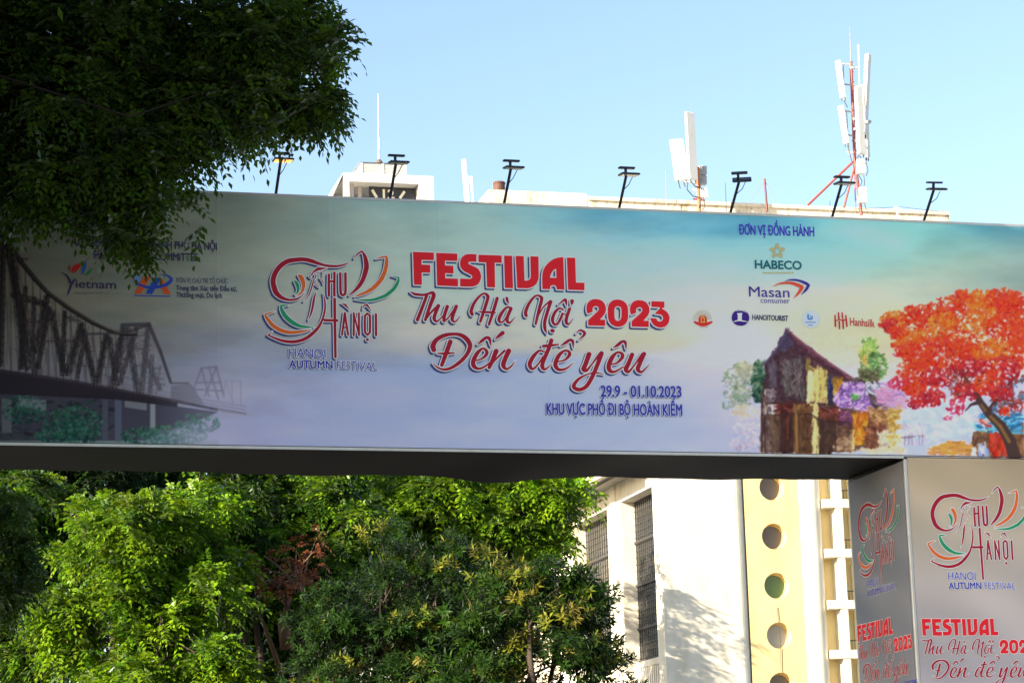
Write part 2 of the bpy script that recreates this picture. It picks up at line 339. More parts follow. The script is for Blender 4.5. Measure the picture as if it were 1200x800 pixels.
dabs(pol(290, 240, 420, 60, 540, 180, 560, 480, 300, 480), 420, [(84, 48, 62), (62, 40, 54), (110, 64, 78), (70, 54, 60), (98, 84, 92)], 7, 2.6, 1.5, .4, 10, .8)
dabs(pol(310, 240, 360, 230, 360, 380, 320, 380), 40, [(140, 140, 168), (120, 122, 150), (96, 92, 112)], 10, 3, 1.5, .2, 8, .8)
dabs(pol(380, 220, 500, 200, 530, 430, 400, 440), 130, [(150, 156, 158), (110, 124, 126), (176, 172, 166), (88, 92, 92), (126, 138, 130)], 8, 2.4, 1.5, .4, 12, .7)
dabs(pol(385, 80, 430, 30, 470, 110, 420, 150, 350, 180), 60, [(76, 76, 124), (92, 90, 140), (62, 58, 96)], 7, 3, 2.1, .3, 8, .85)
fillp(pol(440, 48, 560, 140, 690, 236, 815, 318, 770, 322, 640, 268, 540, 205, 480, 130), (96, 54, 74), .95)
dabs(pol(440, 60, 560, 150, 690, 245, 800, 318, 640, 268, 540, 200, 480, 130), 110, [(132, 74, 94), (104, 52, 70), (82, 44, 60), (158, 96, 112)], 8, 2.2, .66, .15, 10, .85)
dabs(pol(350, 480, 560, 470, 560, 540, 360, 545), 70, [(120, 48, 46), (142, 62, 50), (96, 40, 40)], 8, 2.6, .2, .5, 10, .85)
dabs(pol(290, 545, 380, 545, 370, 770, 280, 770), 90, [(118, 104, 84), (140, 124, 96), (90, 66, 54), (150, 110, 84)], 12, 3, 1.5, .2, 10, .8)
dabs(pol(385, 545, 460, 545, 455, 770, 385, 770), 90, [(84, 44, 38), (66, 36, 34), (106, 58, 44)], 14, 3, 1.55, .15, 8, .85)
dabs(pol(460, 500, 570, 480, 575, 770, 465, 770), 150, [(146, 100, 56), (120, 82, 50), (96, 64, 44), (164, 118, 66)], 14, 3.4, 1.55, .2, 10, .8)
dabs(pol(610, 500, 760, 500, 790, 580, 610, 580), 120, [(126, 60, 50), (148, 74, 58), (104, 46, 46), (164, 92, 72)], 6, 3, .4, .8, 12, .85)
dabs(pol(610, 580, 710, 590, 710, 770, 615, 770), 90, [(72, 50, 42), (88, 62, 48), (60, 44, 42)], 14, 3.4, 1.5, .2, 8, .85)
dabs(pol(575, 260, 660, 280, 665, 460, 580, 465), 90, [(226, 206, 120), (206, 186, 110), (170, 136, 80), (240, 226, 170), (124, 94, 60)], 12, 3, 1.5, .25, 12, .85)
dabs(pol(545, 290, 575, 290, 580, 470, 545, 470), 34, [(216, 214, 160), (232, 228, 186), (196, 188, 120)], 10, 3.2, 1.55, .1, 8, .9)
dabs(pol(580, 475, 610, 475, 618, 770, 575, 770), 60, [(214, 204, 138), (196, 182, 120), (230, 222, 170), (120, 96, 66)], 10, 3.4, 1.55, .15, 10, .85)
dabs(pol(540, 205, 562, 205, 566, 262, 540, 262), 12, [(214, 190, 70), (236, 214, 100)], 6, 2.6, 1.5, .2, 8, .9)
dabs(pol(665, 330, 700, 330, 700, 460, 668, 460), 40, [(44, 52, 96), (60, 76, 136), (40, 40, 60)], 9, 3, 1.5, .2, 8, .85)
dabs(pol(704, 330, 755, 330, 750, 450, 704, 450), 50, [(214, 158, 50), (236, 186, 70), (180, 120, 50)], 9, 3, 1.4, .4, 10, .9)
dabs(pol(290, 395, 345, 395, 345, 525, 290, 525), 40, [(186, 186, 190), (206, 208, 216), (90, 84, 96)], 7, 2.2, .3, 1, 10, .85)
dabs(pol(262, 440, 300, 440, 320, 770, 262, 770), 60, [(96, 76, 76), (140, 124, 124), (166, 156, 160), (70, 54, 58)], 14, 2.6, 1.5, .12, 8, .85)
fillp(pol(800, 320, 880, 312, 980, 350, 1020, 470, 1090, 510, 1120, 770, 820, 770, 760, 600), (108, 86, 84), .8)
dabs(pol(810, 320, 980, 340, 1040, 500, 900, 500), 130, [(70, 60, 58), (96, 84, 100), (124, 110, 130), (60, 50, 60)], 8, 2.8, .5, .5, 10, .8)
dabs(pol(860, 260, 880, 90, 930, 70, 1000, 180, 1030, 250, 990, 340, 900, 350, 860, 300), 210, [(96, 146, 84), (118, 166, 96), (74, 126, 76), (150, 186, 120), (86, 112, 70)], 6, 3, 1.2, 1, 10, .8)
dabs(pol(850, 150, 900, 90, 960, 90, 940, 160, 880, 200), 60, [(132, 178, 84), (150, 196, 100), (190, 190, 110)], 6, 3, 1.2, .8, 10, .8)
dabs(pol(875, 190, 910, 180, 915, 240, 880, 245), 14, [(220, 190, 110), (206, 170, 90)], 5, 3, 1.2, .6, 10, .85)
dabs(pol(860, 270, 980, 270, 980, 340, 870, 345), 60, [(84, 80, 60), (66, 62, 54), (110, 104, 80)], 6, 2, .5, .6, 8, .8)
dabs(pol(700, 440, 770, 350, 880, 360, 930, 480, 900, 560, 830, 500, 740, 510), 260, [(132, 94, 176), (160, 124, 200), (186, 156, 220), (108, 72, 150), (206, 190, 232)], 4.4, 2.8, .4, 1.5, 12, .9)
dabs(pol(760, 520, 830, 560, 800, 630, 740, 560), 50, [(120, 66, 110), (90, 50, 80), (140, 80, 130)], 4, 2.6, .4, 1.5, 10, .9)
dabs(pol(810, 420, 850, 415, 850, 445, 815, 445), 12, [(84, 150, 84), (110, 176, 100)], 4, 2.6, .4, 1, 8, .9)
dabs(pol(900, 350, 970, 350, 975, 420, 900, 420), 30, [(160, 170, 200), (196, 204, 226), (96, 110, 140)], 6, 2.6, .6, .8, 10, .85)
dabs(pol(940, 390, 1130, 420, 1135, 490, 1000, 480), 80, [(168, 116, 150), (190, 130, 160), (140, 110, 160), (180, 150, 190)], 9, 3, .35, .25, 10, .75)
dabs(pol(825, 540, 910, 545, 895, 700, 828, 720), 90, [(226, 124, 30), (240, 150, 50), (206, 96, 30), (246, 186, 70)], 10, 3.2, 1.5, .3, 10, .9)
dabs(pol(920, 510, 1020, 520, 1010, 620, 930, 600), 70, [(176, 130, 84), (150, 104, 66), (200, 156, 110)], 9, 3.4, .8, .6, 10, .85)
dabs(pol(1035, 490, 1110, 495, 1110, 640, 1040, 640), 70, [(206, 166, 76), (186, 146, 70), (226, 196, 110), (150, 120, 76)], 9, 3.4, .1, .5, 10, .85)
dabs(pol(900, 610, 1010, 600, 1000, 760, 900, 760), 80, [(150, 88, 60), (120, 70, 54), (176, 110, 76), (96, 62, 54)], 9, 3, .8, .8, 10, .85)
dabs(pol(715, 610, 825, 620, 820, 770, 715, 770), 90, [(120, 80, 64), (90, 60, 54), (160, 116, 84), (186, 150, 110)], 8, 3, .4, 1, 10, .85)
dabs(pol(720, 680, 800, 680, 800, 760, 725, 760), 30, [(206, 180, 140), (176, 134, 90), (226, 206, 176)], 7, 2.8, .2, .6, 10, .85)
dabs(pol(975, 650, 1030, 650, 1030, 760, 985, 760), 40, [(190, 190, 176), (140, 140, 120), (210, 206, 190)], 7, 2.6, 1.2, .6, 10, .85)
dabs(pol(1035, 665, 1120, 665, 1120, 760, 1040, 760), 50, [(216, 214, 214), (196, 190, 196), (224, 206, 120), (206, 166, 60)], 8, 3.4, .8, .8, 10, .85)
dabs(pol(805, 640, 825, 640, 825, 770, 800, 770), 14, [(214, 186, 110), (226, 206, 150)], 9, 3, 1.5, .1, 8, .9)
dabs(pol(860, 750, 1130, 752, 1130, 775, 860, 775), 40, [(206, 200, 170), (190, 184, 170)], 10, 2.6, .05, .1, 8, .85)
# brush texture: the painted street is smeared a little and given depth of tone
r_ = smooth_noise(7, 7, 41, 2), smooth_noise(7, 7, 42, 2); mk = (np.clip((xx - 846) / 14, 0, 1) * np.clip((yy - 384) / 8, 0, 1))
sx_ = np.clip((xx - X0) + r_[0] * 5 * mk, 0, CW - 1).astype(int); sy_ = np.clip((yy - Y0) + r_[1] * 5 * mk, 0, CH - 1).astype(int); can = can[sy_, sx_]
mh = mk * np.clip((1052 - xx) / 30, 0, 1); Lm = can.mean(-1); f_ = 1 - mh * np.clip((185 - Lm) / 140, 0, 1) * .25; can *= f_[..., None]
can += (smooth_noise(4, 4, 43, 2) * 30 * mh)[..., None]
# dark roof line, wall shade, posts and doorways drawn over the dabs
fillp(pol(418, 22, 440, 45, 560, 150, 690, 245, 812, 320, 700, 300, 560, 225, 540, 480, 300, 480, 288, 236, 350, 170, 400, 80), (44, 30, 40), .5)
fillp(pol(262, 545, 575, 545, 575, 770, 262, 770), (46, 32, 32), .42); fillp(pol(612, 585, 820, 600, 820, 770, 616, 770), (48, 34, 34), .42)
line([hs(*q) for q in ((418, 24), (470, 72), (560, 146), (690, 240), (815, 320))], [1.4, 2.6, 3.4, 3.4, 2.2], (104, 62, 84), .9); line([hs(*q) for q in ((430, 60), (540, 178), (690, 272), (800, 336))], [1, 1.6, 2, 1.6], (52, 34, 44), .9)
line([hs(*q) for q in ((418, 24), (400, 84), (350, 168), (288, 236), (272, 250))], [1.4, 2.2, 2.4, 2.4, 1.4], (70, 62, 92), .9)
for x, y0, y1 in ((395, 560, 765), (455, 552, 765), (270, 450, 768), (290, 560, 765), (715, 600, 765), (640, 590, 765)): line([hs(x, y0), hs(x + 3, y1)], 1.6, (44, 30, 30), .85)
line([hs(300, 480), hs(560, 470), hs(700, 488), hs(780, 520)], 2.0, (52, 34, 36), .85); line([hs(350, 545), hs(570, 540), hs(620, 582), hs(800, 592)], 1.8, (46, 30, 32), .8)
for x in (425, 430): line([hs(x, 560), hs(x, 690)], .9, (150, 70, 54), .7)
for x, y0, y1, c in ((558, 290, 468, (226, 222, 170)), (598, 478, 520, (220, 208, 140)), (595, 590, 765, (224, 214, 160)), (610, 300, 450, (232, 216, 140)), (640, 285, 440, (222, 196, 110)), (480, 545, 760, (170, 124, 70))): line([hs(x, y0), hs(x + rng.uniform(-4, 4), y1)], [3.0, 3.6], c, .75)
FINE[0] = .8
def tr(x, y): return (1030 + x / 3.9, 330 + y / 3.9)
def tpol(*a): return [tr(a[i], a[i + 1]) for i in range(0, len(a), 2)]
dabs(tpol(105, 560, 430, 520, 440, 700, 240, 740, 110, 700), 160, [(170, 196, 232), (186, 206, 238), (196, 204, 232), (160, 186, 226)], 16, 6, .3, .6, 6, .5)
dabs(tpol(0, 465, 120, 480, 130, 575, 0, 570), 60, [(150, 110, 160), (176, 130, 170), (124, 110, 170), (190, 150, 190)], 9, 3, .4, .4, 10, .8)
dabs(tpol(100, 650, 210, 650, 210, 740, 110, 740), 46, [(206, 206, 226), (180, 184, 214), (150, 140, 160)], 6, 2, 1.3, .6, 10, .75)
for x in (118, 140, 150, 185, 200): line([tr(x, 690 + rng.uniform(0, 20)), tr(x + rng.uniform(-6, 6), 745)], 1.2, (96, 84, 110), .8)
line([tr(105, 712), tr(165, 706)], 2, (96, 84, 104), .8); line([tr(178, 704), tr(208, 704)], 1.4, (110, 96, 120), .8)
fillp(tpol(430, 685, 663, 640, 663, 800, 420, 800), (104, 74, 56), .95)
dabs(tpol(425, 690, 663, 650, 663, 795, 425, 795), 150, [(118, 84, 56), (90, 62, 48), (146, 106, 66), (76, 50, 44)], 9, 3, 1.3, .8, 10, .85)
dabs(tpol(430, 640, 480, 610, 640, 600, 663, 640, 640, 690, 440, 680), 130, [(50, 130, 176), (70, 156, 200), (40, 100, 150), (110, 190, 216)], 8, 3, .2, .4, 10, .9)
dabs(tpol(440, 625, 510, 630, 510, 660, 450, 660), 16, [(206, 60, 50), (226, 190, 190)], 5, 2.4, .4, .6, 8, .9)
dabs(tpol(505, 705, 580, 700, 590, 790, 515, 795), 60, [(206, 60, 40), (226, 80, 46), (180, 50, 40)], 9, 3.4, 1.5, .2, 10, .9)
dabs(tpol(235, 760, 330, 730, 420, 735, 420, 790, 235, 790), 90, [(206, 140, 70), (226, 156, 60), (186, 130, 90), (236, 176, 80)], 9, 3, .0, .3, 10, .85)
dabs(tpol(456, 750, 495, 740, 500, 795, 458, 795), 20, [(150, 180, 230), (190, 206, 240), (120, 150, 214)], 6, 3, 1.4, .3, 8, .9)
dabs(tpol(425, 770, 440, 760, 446, 795, 425, 795), 8, [(226, 226, 236)], 5, 2.6, 1.2, .3, 8, .9)
trunk = [(620, 800), (600, 730), (560, 660), (500, 600), (462, 548), (440, 500), (470, 430), (520, 330)]
line([tr(*p) for p in trunk], [15, 14, 12, 10, 8, 6, 4, 2], (54, 42, 42), 1); line([tr(x - 5, y) for x, y in trunk[1:5]], [4, 3.4, 3, 2], (150, 110, 60), .7)
line([tr(462, 548), tr(420, 562), tr(395, 590)], [6, 3, 1.4], (56, 42, 46)); line([tr(440, 500), tr(380, 420), tr(330, 380)], [5, 3, 1.2], (70, 44, 44)); line([tr(500, 600), tr(560, 500), tr(640, 420)], [7, 4, 2], (56, 40, 42))
dabs(tpol(300, 400, 440, 400, 470, 520, 330, 520), 100, [(120, 56, 50), (90, 52, 60), (150, 60, 44)], 5, 3, .4, 1.5, 10, .8)
dabs(tpol(480, 430, 663, 420, 663, 600, 520, 600), 140, [(120, 40, 40), (70, 90, 120), (90, 50, 50), (150, 50, 40), (60, 110, 140)], 6, 3, .6, 1.2, 10, .85)
RED = [(218, 52, 34), (230, 74, 36), (206, 42, 40), (236, 92, 38)]; ORA = [(236, 104, 38), (240, 126, 40), (230, 84, 38), (244, 150, 52)]; DRK = [(190, 40, 46), (166, 36, 52), (214, 56, 50)]; PNK = [(206, 56, 84), (190, 66, 110), (214, 46, 60)]
for cx, cy, a, b, n, pal in ((70,175,55,36,90,ORA),(45,200,40,30,50,DRK),(180,165,75,55,170,RED),(300,150,80,70,210,RED),(300,200,70,55,150,ORA),(380,90,55,45,120,RED),(470,90,60,50,150,ORA),(560,100,70,62,210,RED),(620,120,50,70,170,RED),
  (470,180,80,70,230,ORA),(580,220,80,80,240,RED),(640,300,40,90,160,RED),(190,260,75,36,140,ORA),(240,300,95,45,200,RED),(360,290,90,60,220,RED),(430,330,90,55,200,RED),(520,330,80,60,200,ORA),(250,370,95,36,170,RED),(420,390,90,36,150,DRK),(560,400,80,55,190,DRK),(200,350,50,36,80,RED),
  (110,465,60,30,70,PNK),(190,480,75,42,150,RED),(240,530,60,34,90,DRK),(170,550,40,26,50,DRK),(400,500,50,40,80,DRK),(490,470,50,45,90,RED),(560,500,50,40,70,DRK),(355,570,40,36,44,PNK),(315,625,14,9,5,PNK),(65,285,12,10,6,RED),(100,330,30,14,14,PNK),(580,590,30,18,20,RED),(530,430,30,36,40,RED),(105,250,46,36,70,ORA),(125,310,46,40,80,RED),(150,400,60,42,110,RED),(90,230,40,30,50,RED),(260,440,70,36,90,DRK)):
    fluff(*tr(cx, cy), a * 1.12 / 3.9, b * 1.12 / 3.9, int(n * 1.25), pal, 3.0, 2.3)
for _ in range(110):                                          # flecks of sky between the leaves
    a, r = rng.uniform(0, 6.28), rng.uniform(.3, 1); x, y = 400 + 260 * r * math.cos(a), 300 + 200 * r * math.sin(a); line([tr(x, y), tr(x + rng.uniform(-9, 9), y + rng.uniform(-7, 7))], rng.uniform(1, 2.8), (176, 172, 190), .75)
for _ in range(70):
    x, y = rng.uniform(220, 640), rng.uniform(130, 480); line([tr(x, y), tr(x + rng.uniform(-16, 16), y + rng.uniform(4, 16))], .9, (96, 40, 44), .6)
for (x, y, r) in ((1010, 272, 34), (1046, 284, 18)): blend((slice(0, CH), slice(0, CW)), np.exp(-(((xx - x) / r) ** 2 + ((yy - y - (xx - x) * .12) / 10) ** 2)) * .35, (176, 224, 214))  # pale streaks of sunlight painted into the sky at upper right

# ---- map the artwork to the sheet
PRINT_GAIN = np.array([2.3, 2.0, 1.75])
def print_col(c):
    l = lin(np.clip(c, 0, 255)); mx_ = l.max(-1, keepdims=True); sat = (mx_ - l.min(-1, keepdims=True)) / (mx_ + 1e-6); k = np.clip((sat - .58) / .3, 0, 1)
    l = l * (PRINT_GAIN * (1 - k) + 1.25 * k); l *= 1 / np.maximum(1, l.max(-1, keepdims=True) / .86) ** .6
    return np.clip(l, 0.012, 0.86)
us = np.concatenate([np.arange(UL, -7.6, 0.1), np.linspace(-7.55, 7.75, 1300), np.linspace(7.8, UP1, 6)])
zs = np.linspace(ZB + 0.0, ZT, 300)
U, Zg = np.meshgrid(us, zs)
d_ = (O0 - EYEP)[None, None] + U[..., None] * T + Zg[..., None] * Z3
wz = d_ @ fw; PX = 600 + FPX * (d_ @ rt) / wz; PY = 400 - FPX * (d_ @ up) / wz
def sample(PX, PY):
    fx = np.clip(PX - X0, 0, CW - 1.001); fy = np.clip(PY - Y0, 0, CH - 1.001); ix, iy = fx.astype(int), fy.astype(int); a = (fx - ix)[..., None]; b = (fy - iy)[..., None]
    return (can[iy, ix] * (1 - a) + can[iy, ix + 1] * a) * (1 - b) + (can[iy + 1, ix] * (1 - a) + can[iy + 1, ix + 1] * a) * b
def grid_quads(nr, nc):
    i = np.arange(nr * nc).reshape(nr, nc); return np.stack([i[:-1, :-1], i[:-1, 1:], i[1:, 1:], i[1:, :-1]], -1).reshape(-1, 4)
bulge = 0.004 * np.sin(U * 2.3) * np.sin(Zg * 1.7) + .0022 * np.exp(-(((U + 20) % 1.52 - .76) / .016) ** 2) + .0012 * np.sin(U * 9 + 3 * np.sin(Zg * 2)) * np.exp(-((ZT - Zg) / .35) ** 2)
V = O0 + U[..., None] * T + Zg[..., None] * Z3 - N * bulge[..., None]
print_mat = vcol_mat('printed_banner', 0.6, 0.14)
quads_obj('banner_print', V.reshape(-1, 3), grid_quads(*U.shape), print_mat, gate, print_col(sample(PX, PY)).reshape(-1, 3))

# ---- pillar sheets: the same festival print on a pale beige and grey wash, with shade put into the side's darker, bluer tones
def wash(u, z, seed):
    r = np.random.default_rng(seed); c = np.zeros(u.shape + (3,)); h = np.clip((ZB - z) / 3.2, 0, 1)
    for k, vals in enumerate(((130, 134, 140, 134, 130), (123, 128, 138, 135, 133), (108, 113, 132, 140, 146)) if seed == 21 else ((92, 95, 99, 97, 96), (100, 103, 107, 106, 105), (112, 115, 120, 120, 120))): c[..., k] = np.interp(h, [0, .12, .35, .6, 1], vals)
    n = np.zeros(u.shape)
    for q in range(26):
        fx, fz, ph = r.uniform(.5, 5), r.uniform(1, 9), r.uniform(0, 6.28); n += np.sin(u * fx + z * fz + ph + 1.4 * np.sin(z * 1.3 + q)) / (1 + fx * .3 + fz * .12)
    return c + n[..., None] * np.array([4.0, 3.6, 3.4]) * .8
FR = 0.05
def sheet(name, o, ax, width, z0, z1, seed):
    a, z = np.meshgrid(np.linspace(0, width, 90), np.linspace(z0, z1, 220)); V = o + a[..., None] * ax + z[..., None] * Z3
    quads_obj(name, V.reshape(-1, 3), grid_quads(*a.shape), print_mat, gate, print_col(wash(a + seed, z, seed)).reshape(-1, 3))
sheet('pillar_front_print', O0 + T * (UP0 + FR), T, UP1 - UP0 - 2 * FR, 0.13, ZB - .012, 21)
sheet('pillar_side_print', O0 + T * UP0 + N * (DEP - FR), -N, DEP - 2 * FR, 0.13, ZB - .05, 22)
frame_m = mat('frame_metal', (0.62, 0.61, 0.59), 0.35, 0.2, vary=.15, scale=4)
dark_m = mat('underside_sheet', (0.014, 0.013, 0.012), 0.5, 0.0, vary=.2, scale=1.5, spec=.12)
back_m = mat('back_sheet', (0.5, 0.5, 0.5), 0.7, vary=.2)
m = MB(); m.box(P((UL + UP1) / 2, ZT + .02, -DEP / 2), (T * (UP1 - UL) / 2, N * DEP / 2, Z3 * .018), frame_m); m.build('top_capping', gate)
m = MB()
m.add([P(UL, ZB, -DEP), P(UP1, ZB, -DEP), P(UP1, ZT, -DEP), P(UL, ZT, -DEP)], [(0, 1, 2, 3)], back_m)
m.add([P(UP1, ZB, 0), P(UP1, ZB, -DEP), P(UP1, ZT, -DEP), P(UP1, ZT, 0)], [(0, 1, 2, 3)], back_m)
m.add([P(UL, ZB, 0), P(UL, ZB, -DEP), P(UL, ZT, -DEP), P(UL, ZT, 0)], [(0, 1, 2, 3)], back_m); m.build('back_sheet', gate)
# sagging underside sheet
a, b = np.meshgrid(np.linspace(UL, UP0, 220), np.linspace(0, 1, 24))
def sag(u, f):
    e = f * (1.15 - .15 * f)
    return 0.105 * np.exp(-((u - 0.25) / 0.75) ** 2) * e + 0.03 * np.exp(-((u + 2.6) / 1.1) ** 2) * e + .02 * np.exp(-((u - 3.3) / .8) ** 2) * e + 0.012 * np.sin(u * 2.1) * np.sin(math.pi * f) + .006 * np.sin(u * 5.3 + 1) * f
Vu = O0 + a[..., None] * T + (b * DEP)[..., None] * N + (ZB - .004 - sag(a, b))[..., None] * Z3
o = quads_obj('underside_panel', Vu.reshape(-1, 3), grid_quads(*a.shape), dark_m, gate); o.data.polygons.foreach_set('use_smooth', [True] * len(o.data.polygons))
m = MB(); m.box(P((UL + UP0) / 2, ZB - .008, .004), (T * (UP0 - UL) / 2, N * .012, Z3 * .018), frame_m); m.build('bottom_trim', gate)
m = MB(); m.box(P((UL + UP1) / 2, ZB + .016, .006), (T * (UP1 - UL) / 2, N * .003, Z3 * .005), mat('seam_dark', (.03, .03, .035), .6)); m.build('bottom_seam', gate)
m = MB()
for u0 in (UP0, UP1 - FR): m.box(P(u0 + FR / 2, ZB / 2 + .05, -FR / 2 + .003), (T * FR / 2, N * FR / 2, Z3 * (ZB / 2 - .08)), frame_m, .008)
m.box(P(UP0 + FR / 2, ZB / 2 + .05, -DEP + FR / 2), (T * FR / 2, N * FR / 2, Z3 * (ZB / 2 - .08)), frame_m, .008)
m.build('pillar_frame', gate)
m = MB(); m.add([P(UP0 + .03, 0, -DEP), P(UP1, 0, -DEP), P(UP1, ZB - .01, -DEP), P(UP0 + .03, ZB - .01, -DEP)], [(0, 1, 2, 3)], back_m); m.add([P(UP1, 0, -.03), P(UP1, 0, -DEP), P(UP1, ZB - .01, -DEP), P(UP1, ZB - .01, -.03)], [(0, 1, 2, 3)], back_m); m.build('pillar_back', gate)
m = MB(); m.box(P(UL - 1.15, ZB / 2, -DEP / 2), (T * 1.1, N * DEP / 2, Z3 * ZB / 2), back_m); m.build('pillar_box', gate)

# ------------------------------------------------------------------ lettering and logos, traced as brush strokes and outlines
class Field:
    """signed distance field of strokes and outlines (photo pixels), filled into a flat mesh by contouring"""
    def __init__(s, x0, y0, x1, y1, h=0.34):
        s.x0, s.y0, s.h = x0, y0, h; s.nx, s.ny = int((x1 - x0) / h) + 1, int((y1 - y0) / h) + 1
        s.d = np.full((s.ny, s.nx), 9.0, np.float32); s.Y, s.X = np.mgrid[0:s.ny, 0:s.nx].astype(np.float32); s.X = s.X * h + x0; s.Y = s.Y * h + y0
    def win(s, a, b, c, d):
        i = lambda v, n: max(0, min(n, int(v)))
        return (slice(i((c - s.y0) / s.h - 1, s.ny), i((d - s.y0) / s.h + 2, s.ny)), slice(i((a - s.x0) / s.h - 1, s.nx), i((b - s.x0) / s.h + 2, s.nx)))
    def stroke(s, pts):
        """pts: (x, y, width) rows, smoothed by a Catmull-Rom pass"""
        p = np.array(pts, float)
        if len(p) > 2:
            q = np.vstack([2 * p[0] - p[1], p, 2 * p[-1] - p[-2]]); out = []
            for i in range(1, len(q) - 2):
                for t in np.linspace(0, 1, 7)[:-1]:
                    a, b, c, d = q[i - 1], q[i], q[i + 1], q[i + 2]
                    out.append(.5 * (2 * b + (c - a) * t + (2 * a - 5 * b + 4 * c - d) * t * t + (3 * b - a - 3 * c + d) * t ** 3))
            p = np.array(out + [p[-1]])
        p[:, 2] = np.maximum(p[:, 2], .25)
        for a, b in zip(p[:-1], p[1:]):
            r = max(a[2], b[2]) / 2 + 4; w_ = s.win(min(a[0], b[0]) - r, max(a[0], b[0]) + r, min(a[1], b[1]) - r, max(a[1], b[1]) + r)
            X, Y = s.X[w_], s.Y[w_]; dx, dy = b[0] - a[0], b[1] - a[1]
            t = np.clip(((X - a[0]) * dx + (Y - a[1]) * dy) / (dx * dx + dy * dy + 1e-9), 0, 1)
            s.d[w_] = np.minimum(s.d[w_], np.hypot(X - a[0] - t * dx, Y - a[1] - t * dy) - (a[2] + (b[2] - a[2]) * t) / 2)
    def poly(s, pts, holes=()):
        p = np.array(pts, float); w_ = s.win(p[:, 0].min() - 5, p[:, 0].max() + 5, p[:, 1].min() - 5, p[:, 1].max() + 5); X, Y = s.X[w_], s.Y[w_]
        d = np.full(X.shape, 9.0, np.float32); ins = np.zeros(X.shape, bool)
        for lp in (pts,) + tuple(holes):
            ins ^= inpoly(lp, X, Y)
            for a, b in zip(lp, list(lp[1:]) + [lp[0]]):
                dx, dy = b[0] - a[0], b[1] - a[1]; t = np.clip(((X - a[0]) * dx + (Y - a[1]) * dy) / (dx * dx + dy * dy + 1e-9), 0, 1)
                d = np.minimum(d, np.hypot(X - a[0] - t * dx, Y - a[1] - t * dy))
        s.d[w_] = np.minimum(s.d[w_], np.where(ins, -d, d))
    def mesh(s, grow=0.0, dx=0.0, dy=0.0):
        f = s.d - grow; ins = f < 0; V = []; F = []; idx = {}
        def vert(key, x, y):
            if key not in idx: idx[key] = len(V); V.append((x + dx, y + dy))
            return idx[key]
        c = ins[:-1, :-1].astype(int) + ins[:-1, 1:] + ins[1:, 1:] + ins[1:, :-1]; full = c == 4
        for r in np.nonzero(full.any(1))[0]:
            e = np.diff(np.concatenate([[0], full[r].astype(int), [0]]))
            for a, b in zip(np.nonzero(e == 1)[0], np.nonzero(e == -1)[0]):
                F.append([vert((r_, c_), s.x0 + c_ * s.h, s.y0 + r_ * s.h) for r_, c_ in ((r, a), (r, b), (r + 1, b), (r + 1, a))])
        for r, q in zip(*np.nonzero((c > 0) & (c < 4))):
            cs = ((r, q), (r, q + 1), (r + 1, q + 1), (r + 1, q)); poly = []
            for k in range(4):
                A, B = cs[k], cs[(k + 1) % 4]; fa, fb = f[A], f[B]
                if fa < 0: poly.append(vert(A, s.x0 + A[1] * s.h, s.y0 + A[0] * s.h))
                if (fa < 0) != (fb < 0):
                    t = fa / (fa - fb); key = (min(A, B), max(A, B))
                    poly.append(vert(key, s.x0 + (A[1] + (B[1] - A[1]) * t) * s.h, s.y0 + (A[0] + (B[0] - A[0]) * t) * s.h))
            if len(poly) > 2: F.append(poly)
        return np.array(V).reshape(-1, 2), F
def ink(name, srgb): return mat(name, tuple(float(x) for x in np.clip(lin(np.array(srgb)) * INK_GAIN, 0, .86)), 0.6, spec=.14)
INK_GAIN = 1.4
RED_I = ink('ink_red', (208, 34, 44)); CRIM = ink('ink_crimson', (150, 26, 46)); ORG = ink('ink_orange', (212, 96, 42)); GRN = ink('ink_green', (34, 136, 92))
WHT = ink('ink_white', (205, 206, 214)); NAVY = ink('ink_navy', (54, 66, 116)); BLUE = ink('ink_blue', (52, 54, 150)); VIO = ink('ink_violet', (66, 62, 170))
def px_map(xy):
    """photo pixels -> metres on the banner sheet"""
    q = np.array([plane_uz(x, y) for x, y in xy]); return q
def flat(mb, uz, F, o, ax, off, out, m):
    """lay a flat shape of (along, up) metres on a sheet; out = outward normal"""
    V = o + uz[:, :1] * ax + uz[:, 1:] * Z3 + out * off; mb.add(V, F, m)
BAN = (np.array(O0), T, -N)
class Graphic:
    """layers of flat shapes in banner metres, so that one drawing can be printed on several sheets"""
    def __init__(s): s.L = []
    def put(s, V, F, lay, m, k=None): s.L.append((px_map(V) if len(V) else V.reshape(-1, 2), F, lay, m))
    def print_on(s, name, parent, sheet=BAN, sx=1, sz=1, u0=0, z0=0, ub=0, zb=0, skip=()):
        mb = MB()
        for uz, F, lay, m in s.L:
            if m in skip or not len(F): continue
            q = uz.copy(); q[:, 0] = (q[:, 0] - ub) * sx + u0; q[:, 1] = (q[:, 1] - zb) * sz + z0
            flat(mb, q, F, sheet[0], sheet[1], 0.006 + 0.0022 * lay, sheet[2], m)
        return mb.build(name, parent)
def zs(ox, oy, sc, rows): return [(ox + a / sc, oy + b / sc, c / sc) for a, b, c in rows]
def zp(ox, oy, sc, *v): return [(ox + v[i] / sc, oy + v[i + 1] / sc) for i in range(0, len(v), 2)]
def layers(g, fld, m, white=1.25, shadow=True, ws=0):
    if shadow: g.put(*fld.mesh(white * .85, -1.9, 1.9), 0, NAVY)
    if white: g.put(*fld.mesh(white), 1, WHT)
    g.put(*fld.mesh(0), 2, m)
